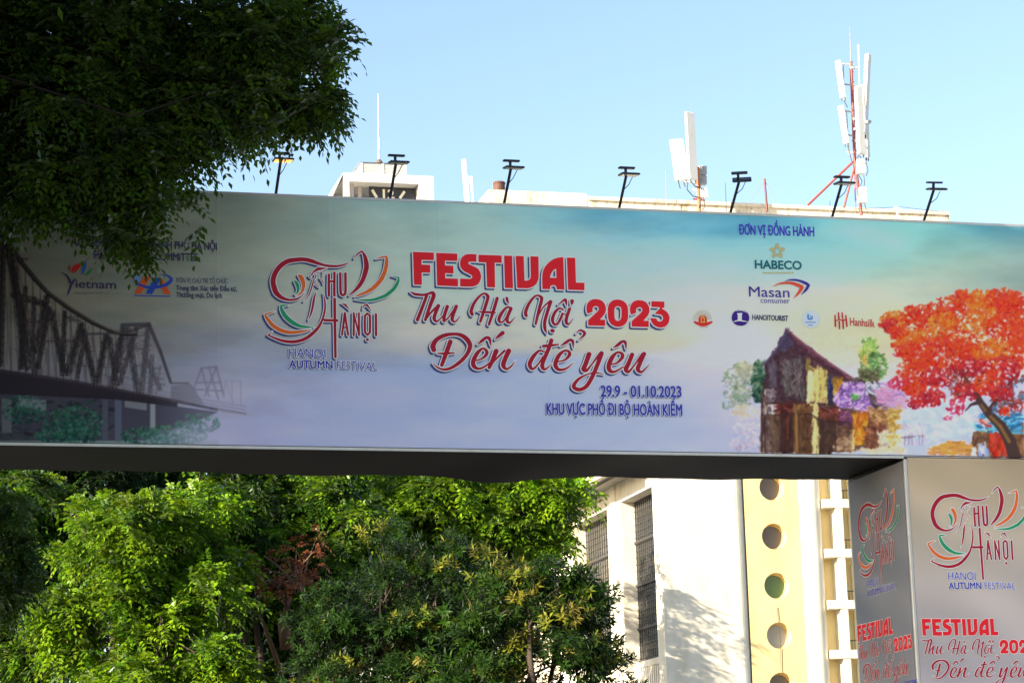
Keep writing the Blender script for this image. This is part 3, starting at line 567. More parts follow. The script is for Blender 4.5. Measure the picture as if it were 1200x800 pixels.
# ---- FESTIVAL 2023 block letters
A1 = lambda *v: zp(475, 285, 10, *v)
A2 = lambda *v: zp(575, 285, 10, *v)
A5 = lambda *v: zp(675, 335, 10, *v)
f1 = Field(474, 284, 800, 392)
f1.poly(A1(88,103,332,112,332,200,188,198,188,252,290,256,290,347,190,345,192,490,100,487))
f1.poly(A1(360,115,608,124,607,210,462,206,463,262,562,266,562,357,465,353,466,412,615,417,615,508,370,497))
f1.poly(A1(832,132,770,128,725,130,690,141,662,165,645,198,638,235,641,268,655,300,685,330,730,352,772,374,785,392,778,410,755,420,640,415,640,508,745,511,795,508,838,492,866,462,882,425,886,385,878,345,856,305,822,282,780,264,745,247,736,234,742,222,760,217,830,220))
f1.poly(A1(855,137,1127,146,1127,233,1045,230,1050,520,955,517,945,228,855,224))
f1.poly(A2(155,147,250,149,260,528,165,527))
f1.poly(A2(290,150,385,152,395,440,425,440,448,430,463,412,468,390,462,155,558,158,561,400,552,440,535,475,505,503,470,520,430,530,310,527))
f1.poly(A2(850,165,815,166,780,171,740,185,705,206,670,235,640,270,618,308,606,345,601,390,603,540,695,541,694,520,700,503,715,495,745,494,760,500,768,515,772,543,862,546), (A2(765,300,745,310,725,328,708,355,698,380,693,406,768,407),))
f1.poly(A2(890,170,988,172,998,462,1097,465,1097,553,905,547))
two = (133,328,122,295,119,262,124,225,138,195,162,172,195,158,230,155,270,160,302,175,328,202,344,235,350,272,344,305,330,335,305,365,278,396,340,398,340,470,140,465,140,402,245,305,264,280,264,258,250,242,230,238,210,243,196,255,190,275,194,303)
f1.poly(A5(*two)); f1.poly(A5(*[v + (510 if i % 2 == 0 else 13) for i, v in enumerate(two)]))
f1.poly(A5(480,160,520,165,555,180,585,207,602,240,609,280,609,375,598,415,575,448,540,472,495,481,450,475,412,453,386,420,373,380,370,345,370,260,380,222,402,190,435,168), (A5(485,238,512,245,527,265,530,295,529,365,520,393,503,408,485,412,464,404,452,384,448,355,447,282,455,256,468,243),))
f1.poly(A5(880,180,1032,185,1033,252,1000,266,1035,284,1065,308,1086,340,1095,378,1088,420,1068,456,1035,481,992,490,948,483,912,463,886,430,870,395,868,378,940,382,946,402,960,414,982,418,1002,411,1016,394,1018,370,1006,348,982,336,920,330,958,285,980,266,978,252,880,248))
title = Graphic(); layers(title, f1, RED_I, 1.35)
# ---- brush script: Thu Ha Noi / Den de yeu
f2 = Field(470, 330, 775, 475)
def s3(*r): f2.stroke(zs(475, 335, 11.43, r))
def s4(*r): f2.stroke(zs(575, 335, 11.43, r))
def s6(*r): f2.stroke(zs(495, 380, 10, r))
def s7(*r): f2.stroke(zs(605, 380, 12, r))
def s8(*r): f2.stroke(zs(660, 390, 10, r))
s3((72,84,16),(130,112,34),(240,122,34),(310,104,30),(350,92,40)); s3((285,130,40),(232,270,44),(160,455,46))
s3((365,95,46),(378,135,54),(330,265,48),(265,455,38)); s3((275,450,20),(335,365,26),(435,265,34)); s3((440,268,50),(398,375,48),(384,440,46),(412,476,30),(455,452,18),(515,385,16))
s3((560,278,46),(520,400,46),(515,470,40)); s3((515,472,34),(570,430,20),(660,300,24)); s3((680,275,46),(635,395,46),(625,450,44),(650,482,26),(690,460,18),(735,402,6))
s3((892,382,44),(880,335,46),(920,230,40),(1000,132,30),(1060,104,28),(1098,132,42),(1100,175,44),(1050,335,42),(1002,478,36)); s3((972,343,10),(1040,352,28),(1170,356,30),(1208,362,10)); s3((1228,168,42),(1176,340,44),(1118,516,34))
s4((272,300,30),(215,288,28),(145,365,42),(108,448,44),(130,490,26),(180,462,22),(250,345,22)); s4((270,304,44),(225,410,44),(222,478,42),(262,490,24),(325,415,5)); s4((213,166,36),(220,200,34),(242,236,8))
s4((472,398,44),(466,348,46),(510,240,40),(580,150,30),(630,130,26),(675,155,42),(678,195,44),(640,340,42),(600,510,32)); s4((630,420,8),(700,290,18),(790,205,26)); s4((800,214,48),(760,340,44),(722,480,44),(725,575,40),(750,640,6))
s4((970,322,22),(920,302,28),(862,350,38),(826,440,44),(842,508,34),(890,510,30),(938,430,36),(958,372,30)); s4((958,375,22),(1005,385,14)); s4((905,252,12),(990,185,32),(1006,215,34),(1014,266,10)); s4((820,600,50),(830,602,50)); s4((1055,308,42),(1016,420,44),(1010,490,44),(1045,512,22),(1105,435,5)); s4((1088,205,52),(1085,232,38),(1075,252,12))
s6((132,300,56),(122,252,62),(165,180,52),(260,130,46),(370,115,36),(460,132,48),(530,190,56),(556,260,52),(520,350,46),(440,440,44),(340,508,36),(250,530,28),(170,502,18),(120,455,4)); s6((325,205,54),(280,330,52),(225,478,42)); s6((180,342,16),(280,342,28),(375,334,14))
s6((630,425,16),(700,400,24),(752,345,40),(742,302,34),(700,286,26),(640,340,46),(595,430,52),(602,490,50),(655,520,30),(720,500,24),(800,440,18)); s6((645,237,8),(700,190,38),(750,155,34),(785,175,38),(800,248,10)); s6((850,178,6),(890,140,36),(938,102,50))
s6((862,315,58),(820,420,50),(782,505,42)); s6((790,500,20),(850,420,20),(960,310,28)); s6((1010,312,58),(970,400,54),(946,480,54),(982,524,28),(1040,490,20),(1085,430,4))
s7((390,385,24),(320,372,32),(240,450,54),(188,550,60),(205,618,46),(250,618,30),(320,540,24),(372,455,24)); s7((490,228,58),(450,350,56),(372,535,56),(366,605,54),(410,630,30),(500,550,6)); s7((380,308,42),(480,298,40),(590,285,20))
s7((570,530,16),(680,500,28),(745,430,50),(735,385,38),(680,372,30),(602,430,54),(550,540,62),(560,605,58),(610,640,40),(700,620,28),(810,535,4)); s7((620,306,10),(690,260,42),(750,222,38),(790,240,42),(800,332,10)); s7((838,132,8),(890,85,26),(950,110,40),(950,150,38),(872,226,6))
s8((300,252,58),(262,360,54),(238,425,56),(272,440,34),(330,372,20),(425,245,28)); s8((446,242,56),(400,370,50),(340,510,48),(270,625,46),(190,665,44),(130,645,46),(126,605,44),(180,540,32),(270,490,18),(340,470,18),(400,470,18),(470,486,8))
s8((560,370,16),(630,350,24),(690,285,42),(682,242,34),(630,231,26),(570,290,50),(532,380,54),(542,440,48),(600,456,28),(700,400,16)); s8((585,177,8),(640,140,38),(690,102,32),(725,115,34),(735,188,10))
s8((805,256,50),(762,360,52),(732,428,54),(765,455,32),(830,380,20),(925,245,26)); s8((946,246,48),(890,370,50),(872,428,50),(910,460,28),(960,420,18),(1010,365,4))
layers(title, f2, CRIM, 1.2)
# ---- the ribbon and petals emblem with THU HANOI lettering
emb = Graphic(); Ls = {1: (300, 285), 2: (385, 285), 3: (300, 340), 4: (370, 340)}
fr_, fo_, fg_ = (Field(304, 288, 472, 424) for _ in range(3))
def L(f, k, *r): f.stroke(zs(*Ls[k], 13.333, r))
def up3(rows): return [(a, b + 733, c) for a, b, c in rows]
L(fr_, 1, (1450,302,6),(1390,332,22),(1270,360,34),(1133,356,40),(1050,340,38),(950,310,52),(850,275,64),(740,255,62),(620,262,68),(500,282,72),(400,340,76),(320,430,78),(275,530,80),(265,620,80),(288,710,82),(312,772,80),(372,833,66),(452,873,48),(540,888,36),(630,873,30),(700,833,16),(760,770,5))
L(fr_, 1, (905,565,14),(880,650,22),(850,745,20),(820,820,16),(740,912,4)); L(fr_, 3, (940,30,5),(908,120,32),(882,270,34),(850,390,24),(815,465,4)); L(fr_, 3, (1052,50,5),(1075,180,24),(1075,300,30),(1040,450,34),(980,570,42),(900,660,52),(800,740,54),(700,785,52),(560,808,50),(420,792,44),(290,748,32),(190,702,24)); L(fr_, 3, (190,702,22),(255,645,5))
fr_.poly(zp(300, 285, 13.333, 850,500,880,448,930,402,962,378,1040,382,1110,388,1040,412,960,432,900,462,868,510))
for q in (((915,475,10),(930,520,14),(915,560,10)), ((930,585,12),(915,625,10),(960,672,12),(990,690,5)), ((990,455,12),(960,480,12)), ((1030,440,12),(1080,450,10)), ((850,505,10),(830,520,14),(860,545,8)), ((1005,548,12),(1045,610,14),(1050,640,5)), ((1050,480,10),(1040,510,6))): L(fr_, 1, *q)
L(fr_, 2, (395,240,5),(450,172,24),(520,128,26)); L(fr_, 2, (524,124,14),(565,210,54),(590,330,74),(580,430,76),(530,580,66),(450,700,54),(340,800,20),(318,822,4))
L(fo_, 2, (735,248,4),(820,225,22),(900,208,26)); L(fo_, 2, (905,212,22),(905,280,52),(890,400,58),(830,550,66),(720,680,62),(600,760,48),(480,808,32),(400,838,4)); L(fg_, 2, (990,515,4),(1050,528,16),(1094,540,22)); L(fg_, 2, (1096,545,20),(1080,610,44),(1020,710,54),(920,798,52),(850,835,48),(700,884,42),(550,892,28),(410,882,4))
L(fg_, 3, (515,240,4),(450,238,24),(388,242,26)); L(fg_, 3, (388,245,26),(402,310,54),(460,410,66),(560,500,66),(680,560,48),(800,577,32),(905,577,4)); L(fo_, 3, (300,335,4),(220,355,20),(140,380,24)); L(fo_, 3, (140,382,26),(172,440,46),(250,540,58),(350,610,60),(480,655,56),(600,660,50),(720,645,38),(860,618,4))
L(fo_, 1, (668,505,30),(700,530,66),(732,600,64),(742,680,48),(715,760,34),(670,805,20),(622,830,4)); L(fg_, 1, (610,598,36),(640,640,54),(656,700,46),(645,770,30),(602,800,4))
for q in (((205,-240,38),(202,-60,40),(205,85,40)), ((290,-270,38),(288,0,40),(290,85,40)), ((215,-135,34),(285,-137,34)), ((380,-258,40),(384,0,40),(392,62,40),(425,84,38),(455,62,40),(464,0,40),(462,-258,40)),
  ((293,140,44),(297,470,44),(306,1045,40)), ((140,470,42),(335,474,40)), ((408,698,32),(430,540,34),(452,358,34),(478,540,34),(504,698,32)), ((432,586,24),(484,586,24)), ((592,704,34),(592,362,32)), ((594,372,26),(674,698,28)), ((674,704,32),(672,362,32)),
  ((805,366,32),(768,400,34),(764,520,36),(768,660,34),(806,700,32),(844,660,34),(846,520,36),(844,400,34),(805,366,32)), ((804,772,46),(806,774,46)), ((938,380,38),(940,704,38)), ((400,205,4),(460,232,36),(525,305,4)), ((732,300,4),(752,238,18),(800,232,34),(872,338,4))):
    rows = [(a, b, c) for a, b, c in q]
    for a, b in zip(rows[:-1], rows[1:]): L(fr_, 4, a, b)
allf = Field(304, 288, 472, 424); allf.d = np.minimum(np.minimum(fr_.d, fo_.d), fg_.d)
layers(emb, allf, CRIM, 1.0); emb.L.pop(); emb.put(*fr_.mesh(), 2, CRIM); emb.put(*fo_.mesh(), 2.15, ORG); emb.put(*fg_.mesh(), 2.3, GRN)
# ---- set type: text made with the built-in font, fitted to its place
def raw_text(body, bold=0.0, shear=0.0):
    cu = bpy.data.curves.new('t', 'FONT'); cu.body = body; cu.offset = bold; cu.shear = shear; cu.resolution_u = 3; o = bpy.data.objects.new('t', cu); scene.collection.objects.link(o)
    bpy.context.view_layer.update(); dg = bpy.context.evaluated_depsgraph_get(); me = bpy.data.meshes.new_from_object(o.evaluated_get(dg))
    V = np.array([v.co[:2] for v in me.vertices]).reshape(-1, 2); F = [list(p.vertices) for p in me.polygons]
    bpy.data.objects.remove(o); bpy.data.curves.remove(cu); bpy.data.meshes.remove(me); return V, F
CAP = 0.729
hv, _ = raw_text('H'); CAP = float(hv[:, 1].max())
def contours(body, shear=0.0):
    """outlines of a line of text as closed rings"""
    cu = bpy.data.curves.new('t', 'FONT'); cu.body = body; cu.shear = shear; o = bpy.data.objects.new('t', cu); scene.collection.objects.link(o)
    bpy.context.view_layer.update(); c = o.to_curve(bpy.context.evaluated_depsgraph_get()); out = []
    for sp in c.splines:
        if sp.type == 'BEZIER':
            bp = sp.bezier_points; q = []
            for i in range(len(bp)):
                A, Bq = bp[i], bp[(i + 1) % len(bp)]; p0, p1, p2, p3 = [np.array(v[:2]) for v in (A.co, A.handle_right, Bq.handle_left, Bq.co)]
                ln_ = np.linalg.norm(p3 - p0); st = np.linalg.norm(p1 - p0) + np.linalg.norm(p2 - p1) + np.linalg.norm(p3 - p2) < ln_ * 1.002
                for t in ((0,) if st else np.linspace(0, 1, 6)[:-1]): q.append((1 - t) ** 3 * p0 + 3 * (1 - t) ** 2 * t * p1 + 3 * (1 - t) * t * t * p2 + t ** 3 * p3)
            out.append(np.array(q))
        else: out.append(np.array([v.co[:2] for v in sp.points]))
    o.to_curve_clear(); bpy.data.objects.remove(o); bpy.data.curves.remove(cu); return out
def type_px(g, body, x0, y0, x1, y1, cap, m, lay=2, bold=0.0, white=None, shadow=None, shear=0.0, h=.22, wgrow=.75):
    """baseline runs from (x0, y0) to (x1, y1) in photo pixels, capitals cap pixels tall, bold = pixels added all round"""
    cs = contours(body, shear); al = np.vstack(cs); bx0, bx1 = al[:, 0].min(), al[:, 0].max(); rings = []
    for c in cs:
        t = (c[:, 0] - bx0) / (bx1 - bx0); hh = c[:, 1] / CAP * cap; rings.append(np.stack([x0 + (x1 - x0) * t - hh * .03, y0 + (y1 - y0) * t - hh], -1))
    al = np.vstack(rings); f = Field(al[:, 0].min() - 4, al[:, 1].min() - 4, al[:, 0].max() + 4, al[:, 1].max() + 4, h); W = np.zeros(f.d.shape, np.int16)
    for rg in rings:
        w_ = f.win(rg[:, 0].min() - 1, rg[:, 0].max() + 1, rg[:, 1].min() - 1, rg[:, 1].max() + 1); X, Y = f.X[w_], f.Y[w_]; wn = np.zeros(X.shape, np.int16)
        for a, b in zip(rg, np.roll(rg, -1, 0)):
            if a[1] != b[1]:
                xi = (b[0] - a[0]) * (Y - a[1]) / (b[1] - a[1]) + a[0]; wn += np.where((a[1] <= Y) & (b[1] > Y) & (X < xi), 1, 0).astype(np.int16); wn -= np.where((b[1] <= Y) & (a[1] > Y) & (X < xi), 1, 0).astype(np.int16)
            v_ = f.win(min(a[0], b[0]) - 3, max(a[0], b[0]) + 3, min(a[1], b[1]) - 3, max(a[1], b[1]) + 3); Xv, Yv = f.X[v_], f.Y[v_]; dx, dy = b[0] - a[0], b[1] - a[1]
            t = np.clip(((Xv - a[0]) * dx + (Yv - a[1]) * dy) / (dx * dx + dy * dy + 1e-9), 0, 1); f.d[v_] = np.minimum(f.d[v_], np.hypot(Xv - a[0] - t * dx, Yv - a[1] - t * dy))
        W[w_] += wn
    f.d = np.where(W != 0, -f.d, f.d)
    if shadow: g.put(*f.mesh(bold + .15, -1.25, 1.25), lay - 2, shadow)
    if white: g.put(*f.mesh(bold + wgrow), lay - 1, white)
    g.put(*f.mesh(bold), lay, m)
type_px(emb, 'HANOI', 338.8, 418.3, 381.5, 419.3, 10.4, VIO, 2, 0, WHT, NAVY); type_px(emb, 'AUTUMN', 339, 431, 389.5, 432, 9, BLUE, 2, .3, WHT, NAVY); type_px(emb, 'FESTIVAL', 394.8, 432.2, 442.5, 433.8, 9.2, VIO, 2, -.02, WHT, NAVY)
dates = Graphic(); LIL = ink('ink_lilac', (176, 180, 214)); GRY = ink('ink_grey_shadow', (92, 96, 118))
type_px(dates, '29.9 - 01.10.2023', 704, 464.4, 798, 465.2, 12.4, BLUE, 2, .38, LIL, GRY); type_px(dates, 'KHU VỰC PHỐ ĐI BỘ HOÀN KIẾM', 640.6, 485.2, 799, 486.6, 12.6, BLUE, 2, .36, LIL, GRY)
title.print_on('title_lettering', gate); emb.print_on('festival_emblem', gate); dates.print_on('date_lettering', gate)
# ---- the same drawings on the pillar's front and side sheets
PF = (np.array(O0), T, -N); PS = (O0 + T * UP0, -N, -T)
ub, zb = plane_uz(316, 302)
uf, zf = plane_uz(1088, 579)
NOSH = (NAVY, GRY)
emb.print_on('festival_emblem', gate, PF, .85, .89, uf, zf, ub, zb, NOSH)
emb.print_on('festival_emblem', gate, PS, .87, .89, -DEP + .32, zf + .06, ub, zb, NOSH)
ub, zb = plane_uz(483.8, 295.3); uf, zf = plane_uz(1079.5, 724.6)
for g, nm in ((title, 'title_lettering'), (dates, 'date_lettering')):
    g.print_on(nm, gate, PF, .475, .51, uf, zf, ub, zb, NOSH); g.print_on(nm, gate, PS, .53, .52, -DEP + .09, zf + .10, ub, zb, NOSH)
# ---- sponsors' lettering and marks
DKI = ink('ink_dark_indigo', (60, 56, 92))
host = Graphic()
type_px(host, 'ỦY BAN NHÂN DÂN THÀNH PHỐ HÀ NỘI', 88, 287.6, 254, 293.4, 8.6, DKI, 1, .25); type_px(host, "HANOI PEOPLE'S COMMITTEE", 110.5, 303, 232, 306, 8.6, DKI, 1, .25)
host.print_on('committee_lettering', gate); host = Graphic()
type_px(host, 'ĐƠN VỊ CHỦ TRÌ TỔ CHỨC', 206.5, 331.2, 267, 332.4, 5.6, DKI, 1, 0); type_px(host, 'Trung tâm Xúc tiến Đầu tư,', 206.5, 340, 277.5, 341.4, 5.6, DKI, 1, .16); type_px(host, 'Thương mại, Du lịch', 206.5, 348.2, 260, 349.2, 5.8, DKI, 1, .16)
host.print_on('organiser_lettering', gate)
def fieldset(g, box, items, h=.25):
    for m_, fn, lay in items:
        f = Field(*box, h); fn(f); g.put(*f.mesh(), lay, m_)
tour = Graphic(); K1 = lambda *r: zs(70, 270, 6, r)
type_px(tour, 'ietnam', 89, 337.2, 136, 338.4, 9.4, DKI, 1, .15); 
def _y(f): f.stroke(K1((8,296,4),(50,320,14),(78,370,18))); f.stroke(K1((110,340,8),(85,375,16),(68,420,14),(55,455,6)))
fieldset(tour, (68, 300, 130, 350), ((DKI, _y, 1), (ink('ink_petal_red', (180, 40, 44)), lambda f: (f.stroke(K1((95,300,8),(100,265,26),(140,232,6))), f.stroke(K1((110,295,8),(125,262,24),(150,240,6)))), 1), (ink('ink_petal_blue', (40, 86, 176)), lambda f: f.stroke(K1((160,305,8),(172,260,26),(182,215,6))), 1.2), (ink('ink_petal_green', (40, 120, 70)), lambda f: f.stroke(K1((180,315,6),(205,295,18),(230,265,4))), 1), (ink('ink_petal_rose', (150, 60, 60)), lambda f: f.stroke(K1((75,290,6),(66,262,14),(70,240,4))), 1)))
def _tl(f):
    x = 105
    for l in (14, 40, 30, 44, 34, 50): f.stroke(K1((x, 436, 5), (x + l * .5, 446, 4), (x + l, 434, 3))); x += l + 6
    f.stroke(K1((330,452,2),(420,444,2)))
fieldset(tour, (84, 338, 145, 350), ((ink('ink_soft_grey', (96, 98, 106)), _tl, 1),)); tour.print_on('tourism_logo', gate)
prom = Graphic()
fieldset(prom, (152, 316, 206, 352), ((ink('ink_logo_orange', (222, 84, 40)), lambda f: (f.poly(zp(70, 270, 6, 590,325,640,325,570,445,525,445)), f.poly(zp(70, 270, 6, 690,340,725,345,780,448,735,448))), 1), (ink('ink_logo_blue', (44, 74, 170)), lambda f: (f.poly(zp(70, 270, 6, 668,332,712,335,650,448,605,445)), f.stroke(K1((520,345,4),(560,382,16),(640,402,18),(740,385,24),(785,350,20),(760,320,12),(700,308,3))), f.stroke(K1((525,458,7),(775,464,7)))), 1.3), (ink('ink_logo_globe', (110, 140, 190)), lambda f: f.stroke(K1((545,335,40),(550,345,40))), .6))); prom.print_on('promotion_logo', gate)
part_g = Graphic(); type_px(part_g, 'ĐƠN VỊ ĐỒNG HÀNH', 865.8, 274.6, 953.8, 277, 10.8, VIO, 1, .3); part_g.print_on('partner_lettering', gate)
bw = Graphic(); TEA = ink('ink_deep_teal', (28, 96, 104)); GLD = ink('ink_pale_gold', (172, 166, 124))
type_px(bw, 'HABECO', 884.8, 314.4, 939, 315.8, 9.4, TEA, 1, .35)
def _fl(f):
    for k in range(5):
        g = math.pi / 2 + k * 2 * math.pi / 5; x, y = 910.6 + 6.1 * math.cos(g), 294.2 - 6.1 * math.sin(g); f.stroke([(x - .9 * math.cos(g), y + .9 * math.sin(g), 5.6), (x + 1.2 * math.cos(g), y - 1.2 * math.sin(g), 4)])
def _dash(x0, x1, y, n): return lambda f: [f.stroke([(x0 + (x1 - x0) * i / n, y + .2 * (i % 2), 1.6), (x0 + (x1 - x0) * (i + .55) / n, y, 1.3)]) for i in range(n)]
fieldset(bw, (880, 284, 945, 325), ((GLD, _fl, 1), (GLD, _dash(894, 931, 319.6, 12), 1))); bw.print_on('sponsor_logo', gate)
fd = Graphic(); K3 = lambda *r: zs(865, 320, 11.43, r); IND = ink('ink_indigo', (64, 50, 136))
type_px(fd, 'Masan', 877.6, 347.4, 925, 348.6, 11.8, IND, 1, .05); type_px(fd, 'consumer', 891.2, 354.8, 925.3, 355.6, 6.2, IND, 1, -.02)
fieldset(fd, (868, 322, 955, 356), ((ink('ink_swoosh_red', (222, 74, 48)), lambda f: (f.stroke(K3((460,182,3),(560,140,22),(690,132,34),(790,158,44),(850,188,50))), f.stroke(K3((850,190,52),(815,255,36),(740,340,5)))), 1), (IND, lambda f: (f.stroke(K3((620,108,3),(700,92,20),(800,98,28),(900,135,38),(940,162,36))), f.stroke(K3((940,165,38),(905,225,34),(840,292,4)))), 1.2))); fd.print_on('sponsor_logo', gate)
ht = Graphic(); type_px(ht, 'HANOITOURIST', 881.3, 374.6, 923.5, 376, 5.8, DKI, 1, .2, shear=.12)
fieldset(ht, (855, 360, 882, 384), ((ink('ink_plum', (58, 36, 116)), lambda f: f.stroke([(866.5, 372.2, 18.6), (868.5, 372.4, 18.6)]), 1), (WHT, lambda f: (f.poly([(863.2, 367), (869.8, 366.6), (869, 369.2), (868.9, 375), (864.2, 375), (864.3, 369.4)]), f.stroke([(859.5, 377, .8), (866, 375.6, 1.4), (876, 377.2, .6)]), f.stroke([(862, 364.4, .5), (869, 363.6, 1.2), (875, 366.4, .4)])), 2))); ht.print_on('sponsor_logo', gate)
rb = Graphic(); K6 = lambda *r: zs(800, 355, 9.23, r)
fieldset(rb, (806, 357, 840, 386), ((ink('ink_ray', (192, 184, 160)), lambda f: [f.stroke([(823 + 6 * math.cos(g), 375 - 6 * math.sin(g), .5), (823 + 11.5 * math.cos(g), 375 - 11.5 * math.sin(g), .9)]) for g in np.linspace(.15, 3.0, 17)], .6), (ink('ink_badge_red', (200, 50, 44)), lambda f: (f.stroke(K6((214,180,92),(216,200,92))), f.stroke(K6((128,205,20),(170,225,32),(218,236,34),(268,225,32),(312,205,20))), f.stroke(K6((180,264,3),(270,262,3)))), 1), (ink('ink_badge_gold', (226, 176, 70)), lambda f: (f.stroke(K6((200,206,8),(200,165,10),(214,148,12),(230,165,10),(230,206,8))), f.stroke(K6((190,208,8),(240,208,8)))), 2))); rb.print_on('sponsor_logo', gate)
rd = Graphic(); K7 = lambda *r: zs(930, 355, 10.9, r)
fieldset(rd, (936, 360, 964, 389), ((ink('ink_disc', (192, 200, 232)), lambda f: f.stroke([(949.8, 374, 20.5), (950.2, 374.4, 20.5)]), .6), (ink('ink_disc_blue', (80, 130, 190)), lambda f: (f.stroke(K7((182,150,22),(184,195,26),(205,208,22),(232,200,20),(232,170,14))), f.stroke(K7((210,160,6),(214,190,10)))), 1.6), (ink('ink_disc_line', (120, 150, 196)), lambda f: (_dash(944, 956, 377.6, 6)(f), _dash(947, 953, 381, 3)(f)), 1.6))); rd.print_on('sponsor_logo', gate)
sk = Graphic(); SRD = ink('ink_silk_red', (176, 48, 58)); type_px(sk, 'Hanhsilk', 996, 381.2, 1024.8, 383.4, 9, SRD, 1, .1)
fieldset(sk, (975, 362, 996, 388), ((SRD, lambda f: [f.stroke(K7(*r)) for r in (((526,160,18),(532,296,22)), ((570,125,18),(576,210,22)), ((580,240,22),(584,330,16)), ((618,125,16),(622,190,20)), ((628,215,22),(632,328,18)), ((664,160,18),(678,296,22)), ((528,228,14),(560,222,14)), ((575,212,14),(640,224,14)), ((640,215,12),(678,212,12)))], 1),)); sk.print_on('sponsor_logo', gate)

# ------------------------------------------------------------------ floodlights along the top of the banner
lamp_m = mat('lamp_housing', (0.035, 0.036, 0.05), 0.45, .3, vary=.2, scale=20)
glass_m = mat('lamp_glass', (0.55, 0.55, 0.5), 0.25)
lit_m = mat('lamp_glass_lit', (0.8, 0.5, 0.2), 0.3, emit=(1.0, 0.42, 0.10), estr=.7)
def floodlight(px, py, label, lit=False, tilt=0.0, turn=0.0, reach=.30, rise=.46):
    u, _ = plane_uz(px, py); base = P(u, ZT + .03, -.07); t = thing('floodlight', label, 'floodlight', base, 'floodlights along the top of the banner')
    top = P(u + .02, ZT + rise, reach)
    m = MB(); m.tube([base, base + (top - base) * .5, top], .021, lamp_m, 8); m.box(base + Z3 * .006, (T * .05, N * .05, Z3 * .008), lamp_m); m.build('pole', t)
    a = unit(T * math.cos(turn) - N * math.sin(turn)); c = np.cross(Z3, a)       # c points back over the banner
    ct, st = math.cos(.16 + tilt), math.sin(.16 + tilt); fwd = c * ct + Z3 * st; nrm = Z3 * ct - c * st
    hc = top + a * .03 - fwd * .03
    m = MB(); m.box(hc, (a * .135, fwd * .10, nrm * .013), lamp_m, .006)
    for k in range(7): m.box(hc + nrm * .016 + a * (k - 3) * .036, (a * .004, fwd * .08, nrm * .004), lamp_m)
    m.build('housing', t)
    m = MB(); m.box(hc - nrm * .0145, (a * .118, fwd * .083, nrm * .003), lit_m if lit else glass_m); m.build('glass', t)
    m = MB(); m.box(hc + nrm * .095 - a * .03 + fwd * .02, (a * .115, fwd * .045, nrm * .014), lamp_m, .006); m.build('driver_box', t)
    m = MB(); m.box(hc + nrm * .05 - a * .05, (a * .018, fwd * .012, nrm * .042), lamp_m); m.tube([hc - nrm * .03 + a * .05, top - Z3 * .14 + a * .03, base + (top - base) * .55], .006, lamp_m, 5); m.build('bracket', t)
    return t
floodlight(324, 231, 'floodlight glowing orange half hidden by the overhanging leaves', True, -.1, 0, .26, .43)
floodlight(458, 236, 'dark twin bar floodlight in front of the white clock tower')
floodlight(592, 241.5, 'dark twin bar floodlight in front of the left end of the stained parapet')
floodlight(727, 247, 'dark floodlight with pale glass between the stained parapet end and the broad twin panel antenna', False, -.05, 0, .28, .44)
floodlight(857.5, 252.5, 'floodlight with its dark slab head tipped up toward the viewer, right of the broad antenna', False, .34, .35, .34, .43)
floodlight(977, 257, 'dark floodlight below the tall red and white antenna mast', False, -.05, 0, .32, .44)
floodlight(1084.5, 261, 'dark twin bar floodlight by the right end of the cream parapet', False, .1, .1, .32, .42)

# ------------------------------------------------------------------ the white building with round windows
white_m = mat('white_render', (0.79, 0.74, 0.63), 0.75, vary=.22, scale=1.1); cream_m = mat('cream_render', (0.79, 0.62, 0.30), 0.75, vary=.16, scale=.8)
grille_m = mat('window_grille', (0.045, 0.042, 0.04), 0.6); glass_d = mat('dark_glass', (0.03, 0.035, 0.04), 0.12, spec=.6); glass_g = mat('green_glass', (0.10, 0.17, 0.04), 0.15, spec=.6); glass_p = mat('pale_glass', (0.35, 0.34, 0.31), 0.2, spec=.6); glass_b = mat('brown_glass', (0.13, 0.095, 0.07), 0.15, spec=.6)
soffit_m = mat('soffit', (0.30, 0.29, 0.27), 0.8, vary=.2)
C0 = at(778, 700, 100.0); C0[2] = 0
def B(e, d, z): return C0 + T * e + N * d + Z3 * z
def bz(py, e=0, d=0):
    p = C0 + T * e + N * d; k = (p - EYEP)                     # height on the vertical line (e, d) that shows at picture row py
    lo, hi = 0.0, 60.0
    for _ in range(40):
        z = (lo + hi) / 2; q = k + Z3 * z; y = 400 - FPX * (q @ up) / (q @ fw)
        if y > py: lo = z
        else: hi = z
    return z
def be(px, py, d=0.0):
    o_ = C0 + N * d; dd = ray(px, py); s = ((o_ - EYEP) @ N) / (dd @ N); return (EYEP + dd * s - o_) @ T
hall = thing('office_building', 'white modern building with a column of round windows behind the gate', 'building', C0)
def bbox_(mb, e0, e1, d0, d1, z0, z1, m_, bev=0): mb.box(B((e0 + e1) / 2, (d0 + d1) / 2, (z0 + z1) / 2), (T * (e1 - e0) / 2, N * (d1 - d0) / 2, Z3 * (z1 - z0) / 2), m_, bev)
ZE = bz(566, 0, 0) + .9
HT = 22.5
e1, e2, e3 = be(880, 680), be(941, 680), be(966, 680)
m = MB(); bbox_(m, 0, e1 - .55, 0, .5, 0, HT, white_m)
m.box(B(-.005, .5, HT / 2), (T * .005, N * .502, Z3 * HT / 2), white_m)
pts = []
for k in range(9):                                             # rounded end of the wall beside the round window strip
    g = math.pi / 2 * k / 8; pts.append((e1 - .55 + .55 * math.sin(g), .55 - .55 * math.cos(g)))
for a, b in zip(pts[:-1], pts[1:]): m.add([B(*a, 0), B(*b, 0), B(*b, HT), B(*a, HT)], [(0, 1, 2, 3)], white_m)
m.build('front_wall', hall)
m = MB(); cx = (e2 + e3) / 2 + .05; cr = (e3 - e2) / 2 + .05; v = []
for k in range(25):
    g = math.pi * (k / 24) ; v.append((cx - cr * math.cos(g), .35 - cr * math.sin(g)))
